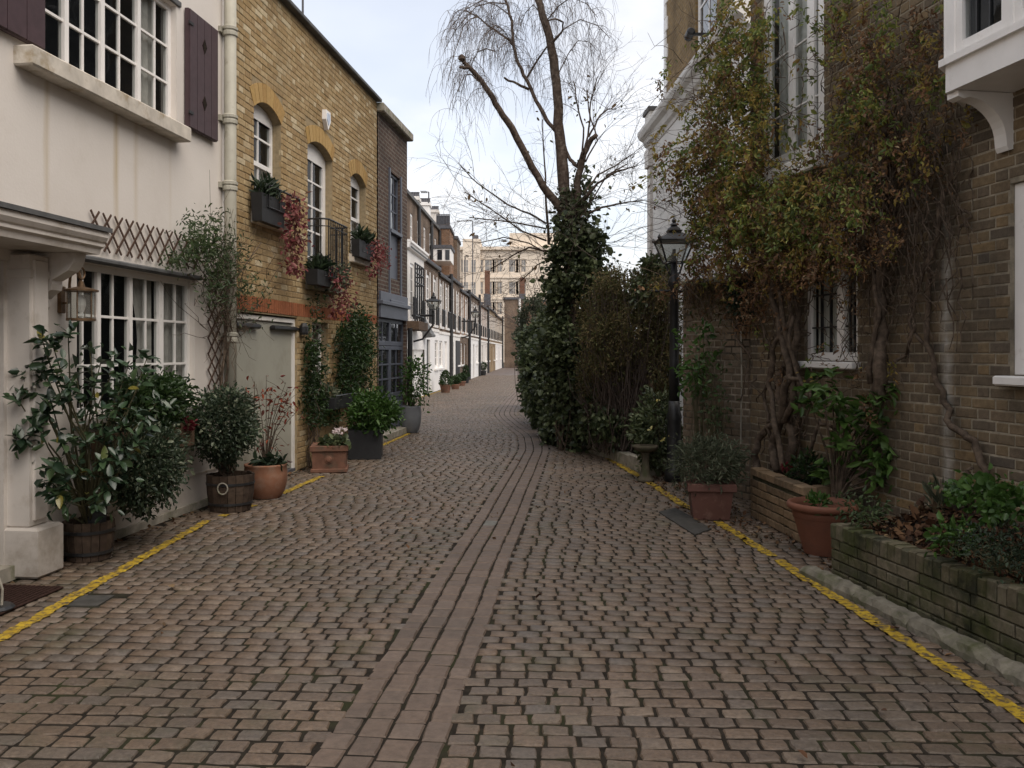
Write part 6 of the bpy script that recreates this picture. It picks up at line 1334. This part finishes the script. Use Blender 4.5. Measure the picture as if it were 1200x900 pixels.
part(tw, 'twigs', m['vinebark'], VN, kind='stuff')
# clump of dead creeper and the hanging cord on the garden wall
gp = lambda px,py,w=.06: (lambda uv: FW.W(uv[0],uv[1],w))(FW.uv(px,py,w))
q = gp(868,345,.1); DC = shrub('dead_creeper','dark dead creeper tuft hanging from the garden wall top',q,(.10,.14,.22),500,.05,lf['hedge'],30,.05,'creeper',(q.x,q.y,q.z+.2),10)
a = gp(868,360); CD = thing('hanging_cord','thin pale cord hanging down the garden wall','cord',(a.x,a.y,0)); z1_ = a.z; z0_ = gp(868,520).z; part(MB().tube([(0,0,z1_),(.01,0,(z0_+z1_)/2),(0,0,z0_)],.008,.008,5), 'cord', m['greystone'], CD)
CR = thing('dry_creeper','brown dry creeper skin over the upper garden wall','creeper',(FW.O.x,FW.O.y,0)); P = []
for _ in range(1200): px = random.uniform(800,884); py = 330+abs(random.gauss(0,22)); p = gp(px,py,.01+random.random()*.07); P.append([p.x-FW.O.x,p.y-FW.O.y,p.z])
leaves('foliage', np.array(P), .045, lf['brown'], CR, droop=.7, aspect=.3)
# ================================================================== BIRCH WITH IVY
TD = 14.6; tb = at(672,0,TD); BT = thing('weeping_birch','bare weeping birch with a pollarded limb, its foot wrapped in ivy','tree',(tb.x,TD,0)); OB = Vector((tb.x,TD,0)); K = TD/FOC
def bp(px,py,dd=0): return at(px,py,TD+dd)-OB
limbs = []
def limb(pts, w0, w1, dd0=0, dd1=0, n=8, name='limb', knob=None):
    k = len(pts); P = [bp(px,py,dd0+(dd1-dd0)*i/(k-1)) for i,(px,py) in enumerate(pts)]; Q = []; rr = []
    for i,(a,b) in enumerate(zip(P[:-1],P[1:])):
        for f in (0,.33,.67): Q.append(a.lerp(b,f)+(Vector((random.gauss(0,.008),random.gauss(0,.02),0)) if f else Vector())); t = (i+f)/(k-1); rr.append((w0+(w1-w0)*t)*K/2*random.uniform(.96,1.06))
    Q.append(P[-1]); rr.append(w1*K/2); part(MB().tube(Q, rr, None, n), name, m['bark'], BT, True); limbs.append(Q); return Q
trunkQ = limb([(674,530),(673,430),(670,330),(665,250),(660,205),(656,160),(653,110),(649,70),(640,30),(629,-5),(620,-40),(612,-80)], 18, 6, 0, .2, 12, 'trunk')
lb = limb([(668,262),(655,242),(636,218),(618,185),(600,150),(585,128),(573,108),(560,90),(547,76),(540,66)], 10, 4.2, 0, -.9)
part(MB().lathe([(.02,-.05),(.055,-.02),(.05,.03),(.01,.06)],*bp(541,68,-.9),8), 'stub', m['bark'], BT); limb([(551,79),(544,80),(538,78)], 4, 3, -.8, -.85, 6, 'stub')
mb_ = limb([(651,153),(640,140),(628,118),(618,95),(607,74),(602,54),(600,25),(592,0),(584,-30)], 5.2, 2.6, .1, .8); limb([(620,105),(606,98),(591,91)], 3.4, 2.4, .4, .3, 6, 'branch'); limb([(617,92),(627,75),(637,60),(645,48)], 3, 2, .4, .2, 6, 'branch')
l3 = limb([(602,54),(594,45),(580,35),(563,22),(546,12)], 3, 1.6, .6, 1.0, 6, 'branch'); limb([(648,50),(658,38),(660,26),(650,22),(643,24)], 2.6, 1.8, .1, -.2, 6, 'branch')
rl_ = limb([(672,265),(676,235),(678,205),(684,180),(692,165),(699,158)], 10, 5, 0, -.4); r2 = limb([(684,182),(676,195),(668,187),(662,172)], 5, 4, -.2, .1, 7, 'branch'); 
for pts,w0 in (([(684,180),(690,150),(692,120),(700,90)],2.6),([(682,185),(684,150),(676,120),(672,95)],2.4),([(690,160),(700,140),(712,128),(722,128)],2.6),([(686,190),(700,165),(690,130),(688,105)],2),([(684,235),(700,215),(725,200),(745,195)],3.4),([(690,250),(705,243),(730,238),(752,235)],3),([(686,225),(700,205),(720,195),(742,180)],2.6),([(680,255),(690,240),(712,205),(735,192)],2.4)): limb(pts, w0, 1.2, -.3, random.uniform(-1.,.6), 6, 'branch')
for pts,w0 in (([(643,285),(640,240),(638,190),(636,140)],3.4),([(640,262),(620,250),(595,240),(560,215),(540,195)],2.6),([(640,282),(610,270),(575,245),(545,225)],2.2),([(645,295),(620,290),(600,300),(575,315)],2.6),([(640,268),(610,262),(580,258),(550,255)],2),([(645,300),(620,285),(590,278),(560,285)],1.8),([(650,300),(630,310),(610,330)],1.8)): limb(pts, w0, 1.1, .2, random.uniform(-1.2,.8), 6, 'branch')
tw = MB()
def weep(p, out, ln):
    """a twig that leaves outward, arches and hangs"""
    P = [p]; v = Vector(out).normalized()*.1; k = 9; st_ = ln/k
    for i in range(k): v = (v.normalized()*st_+Vector((random.gauss(0,.02),random.gauss(0,.02),-.03-.010*i))*(st_/.12)); v = v.normalized()*st_; P.append(P[-1]+v)
    tw.tube(P, .0034,.0014,3); 
    for _ in range(random.randint(1,3)):
        i = random.randint(3,k-1); q = P[i]; w = Vector((random.gauss(0,.5),random.gauss(0,.5),-.5)).normalized(); Q = [q]; s2 = ln*.09
        for j in range(5): w = (w+Vector((0,0,-.35))).normalized(); Q.append(Q[-1]+w*s2)
        tw.tube(Q, .0026,.0013,3)
def pick(Q,lo=0.): i = random.uniform(lo,len(Q)-1.001); a = int(i); return Q[a].lerp(Q[a+1], i-a)
src = [(mb_,.45,90),(l3,0,70),(lb,.6,40),(trunkQ,.55,90)]
for Q,lo,n in src:
    for _ in range(n):
        a = random.uniform(0,6.283); weep(pick(Q,lo*len(Q)), (math.cos(a),math.sin(a)*.7,random.uniform(.1,.9)), random.uniform(.4,1.0))
# arching secondary branches carrying curtains of twigs
for x0,y0,x1,y1,n in ((600,20,530,30,60),(596,5,520,60,60),(590,-10,545,10,45),(560,20,525,95,35),(640,25,700,20,50),(645,50,715,45,45),(630,0,690,-15,40),(580,60,540,110,35),(560,95,530,130,22),(600,50,560,60,40),(625,0,660,10,40),(655,85,700,60,22),(640,30,610,30,40)):
    dd = random.uniform(-1.,1.); A = bp(x0,y0,dd*.3); Bq = bp(x1,y1,dd); mid = A.lerp(Bq,.5)+Vector((0,0,.35)); C_ = [A, A.lerp(mid,.5)+Vector((0,0,.05)), mid, mid.lerp(Bq,.6)+Vector((0,0,.08)), Bq]; tw.tube(C_, .012,.005,4)
    for _ in range(int(n*.6)): a = random.uniform(0,6.283); weep(pick(C_,.6), ((x1-x0)*.004+math.cos(a)*.6, math.sin(a)*.7, random.uniform(0,.5)), random.uniform(.35,.95))
def spray(p, dr, ln, depth=2, r=.006):
    v = Vector(dr).normalized(); P = [p]
    for i in range(5): v = (v+Vector((random.gauss(0,.13),random.gauss(0,.13),random.gauss(0,.12)))).normalized(); P.append(P[-1]+v*ln/5)
    tw.tube(P, r, r*.45, 3)
    if depth:
        for i in range(2,6):
            if random.random() < .85: spray(P[i], (v+Vector((random.gauss(0,.6),random.gauss(0,.6),random.gauss(0,.55)))).normalized(), ln*.5, depth-1, r*.6)
for L0 in limbs[10:]:
    for _ in range(9): p = pick(L0,.25*len(L0)); e = (L0[-1]-L0[0]).normalized(); spray(p, (e+Vector((random.gauss(0,.5),random.gauss(0,.6),random.gauss(.1,.5)))), random.uniform(.4,1.0), 2, .005)
for _ in range(40): spray(bp(random.uniform(640,705),random.uniform(250,310),random.uniform(-.6,.6)), (random.gauss(0,1),random.gauss(0,.5),random.uniform(0,.9)), random.uniform(.5,1.3), 2)
part(tw, 'twigs', m['twig'], BT, kind='stuff')
P = []
for L0 in limbs[10:]:
    for _ in range(9): P.append(list(pick(L0,.4*len(L0))+Vector((random.gauss(0,.12),random.gauss(0,.2),random.gauss(-.02,.12)))))
leaves('dead_leaves', np.array(P), .07, lf['brown'], BT, droop=.8)
# ivy round the foot
IV = thing('ivy','dense dark ivy sheathing the birch trunk down to the lane','ivy',(tb.x,TD,0)); P = []; D = []
for py, cx, hw, n in ((215,684,6,120),(235,678,9,300),(255,674,14,650),(280,674,19,1100),(305,677,25,1600),(330,681,30,2100),(355,682,34,2500),(380,681,38,2800),(405,681,40,2900),(430,683,41,2900),(455,688,40,2900),(480,694,37,2600),(500,699,33,2000),(515,704,27,1300)):
    z = at(0,py,TD).z; r_ = hw*K; x0 = (cx-672)*K; nc = 26; ang = RNG.uniform(0,6.283,nc); rad = r_*RNG.uniform(.55,1.08,nc); cz = z+RNG.normal(size=nc)*.14
    i = RNG.integers(0,nc,n); off = RNG.normal(size=(n,3))*np.array([.11,.11,.11]); Q = np.stack([x0+rad[i]*np.cos(ang[i]), rad[i]*np.sin(ang[i])*.85, cz[i]],1)+off; P.append(Q); D.append(np.stack([np.cos(ang[i]),np.sin(ang[i]),np.full(n,.15)],1))
P = np.concatenate(P); P[:,2] = np.maximum(P[:,2],.03); D = np.concatenate(D); leaves('foliage', P, .068, lf['ivy'], IV, out=D, outw=.45, aspect=.75, droop=.35, jit=.33)
s = MB()
for _ in range(40): a = random.uniform(0,6.283); s.tube(wob((.25*math.cos(a),.25*math.sin(a),0),(.2*math.cos(a+.8)*1.2,.2*math.sin(a+.8),random.uniform(1.2,3.4)),8,.06), .014,.006,4)
part(s, 'stems', m['vinebark'], IV)
# brown scrambling shrub, between the birch and the lamp
def massive(name,label,blobs,mat,size,cat,nst=300,stemm='vinebark',aspect=.4,droop=.3,seedb=None,extra=None):
    b = Vector(seedb); T = thing(name,label,cat,b); P = []; Dn = []; C0 = []
    for px,py,d,rx,ry,rz,n in blobs: n = int(n*1.7); c = at(px,py,d)-b; p,dn,C = clumps(n, tuple(c), (rx,ry,rz), max(8,n//22), np.array([.06,.06,.06]), .5); P.append(p); Dn.append(dn); C0.append(C)
    P = np.concatenate(P); P[:,2] = np.maximum(P[:,2],.02-b.z); leaves('foliage', P, size, lf[mat], T, out=np.concatenate(Dn), outw=.4, aspect=aspect, droop=droop); C0 = np.concatenate(C0); s = MB()
    for _ in range(nst): c = C0[RNG.integers(0,len(C0))]; a = Vector((c[0]*.45+random.gauss(0,.12),c[1]*.45+random.gauss(0,.12),max(0,c[2]*.1))); s.tube(wob(a, Vector(c)+Vector((random.gauss(0,.12),random.gauss(0,.12),random.gauss(0,.12))), 6, .05), .010,.003,3)
    part(s, 'stems', m[stemm], T, kind='stuff'); return T
massive('brown_thicket','tall tangle of brown withered shrub between the ivy tree and the street lamp',[(735,350,13.0,.42,.5,.40,2600),(752,390,12.7,.48,.5,.5,3200),(725,420,13.0,.42,.5,.5,2400),(745,450,13.2,.42,.45,.45,2400),(775,370,12.6,.28,.4,.5,1300),(740,495,13.5,.40,.4,.4,1800),(715,340,13.2,.25,.4,.3,1100),(712,400,12.9,.35,.4,.5,2400),(715,455,13.4,.35,.4,.45,2000),(765,335,12.6,.25,.3,.3,900),(698,372,13.6,.3,.3,.4,900),(698,440,13.5,.3,.3,.4,900),(778,425,12.3,.22,.3,.5,1000),(778,345,12.2,.18,.3,.25,500)],'olive',.046,'shrub',1500,'twig',.3,.2,at(738,0,13.5).xy.to_3d())
q = at(738,0,12.9)
massive('dark_thicket','dark green leaves showing through the brown thicket beside the bird bath',[(715,470,13.5,.36,.4,.5,900),(745,475,13.1,.35,.3,.5,800),(730,495,13.1,.42,.3,.30,900),(770,320,12.7,.26,.3,.25,500),(760,345,12.5,.3,.3,.3,250),(705,500,13.8,.4,.4,.25,800),(775,440,12.8,.2,.3,.5,450)],'ivy',.075,'shrub',60,'vinebark',.6,.3,(q.x,13.4,0))
q = at(769,500,11.5); ps = thing('fence_post','leaning grey wooden stake in the thicket behind the bird bath','post',(q.x,11.5,0)); part(MB().tube([(.02,0,0),(-.07,0,at(0,447,11.5).z)],.022,.02,6), 'stake', m['brownwood'], ps)
# hedge further along on the right
massive('laurel_hedge','dark evergreen bushes leaning over the lane beyond the ivy tree',[(640,440,18.5,.5,.6,.75,3000),(650,470,17.0,.5,.5,.55,2200),(632,455,20,.38,.6,.6,1600),(630,410,21,.42,.6,.7,1700),(660,500,15.6,.35,.4,.35,1200),(650,395,19,.45,.5,.5,1600)],'ivy',.095,'hedge',120,'vinebark',.6,.3,(at(645,0,18.5).x+.3,18.5,0))
massive('grey_bush','thin grey-green bush beyond the hedge with the brick end wall behind it',[(625,385,24,.45,.5,.9,1100),(622,420,26,.4,.5,.8,900)],'grey',.11,'shrub',160,'twig',.4,.2,(at(628,0,24).x,24,0))
bt_ = at(640,0,30); OT = thing('bare_tree','small leafless tree with fine rising branches beyond the hedge','tree',(bt_.x,30,0)); tw = MB(); part(MB().tube([(0,0,0),(.05,0,1.6),(-.05,0,3.2)],.10,.05,7), 'trunk', m['bark'], OT)
for _ in range(26): spray(Vector((random.gauss(0,.05),0,random.uniform(1.6,3.2))), (random.gauss(-.2,.6),random.gauss(0,.4),random.uniform(.3,1)), random.uniform(1.2,2.6), 2, .014)
part(tw, 'branches', m['twig'], OT, kind='stuff')
P = []
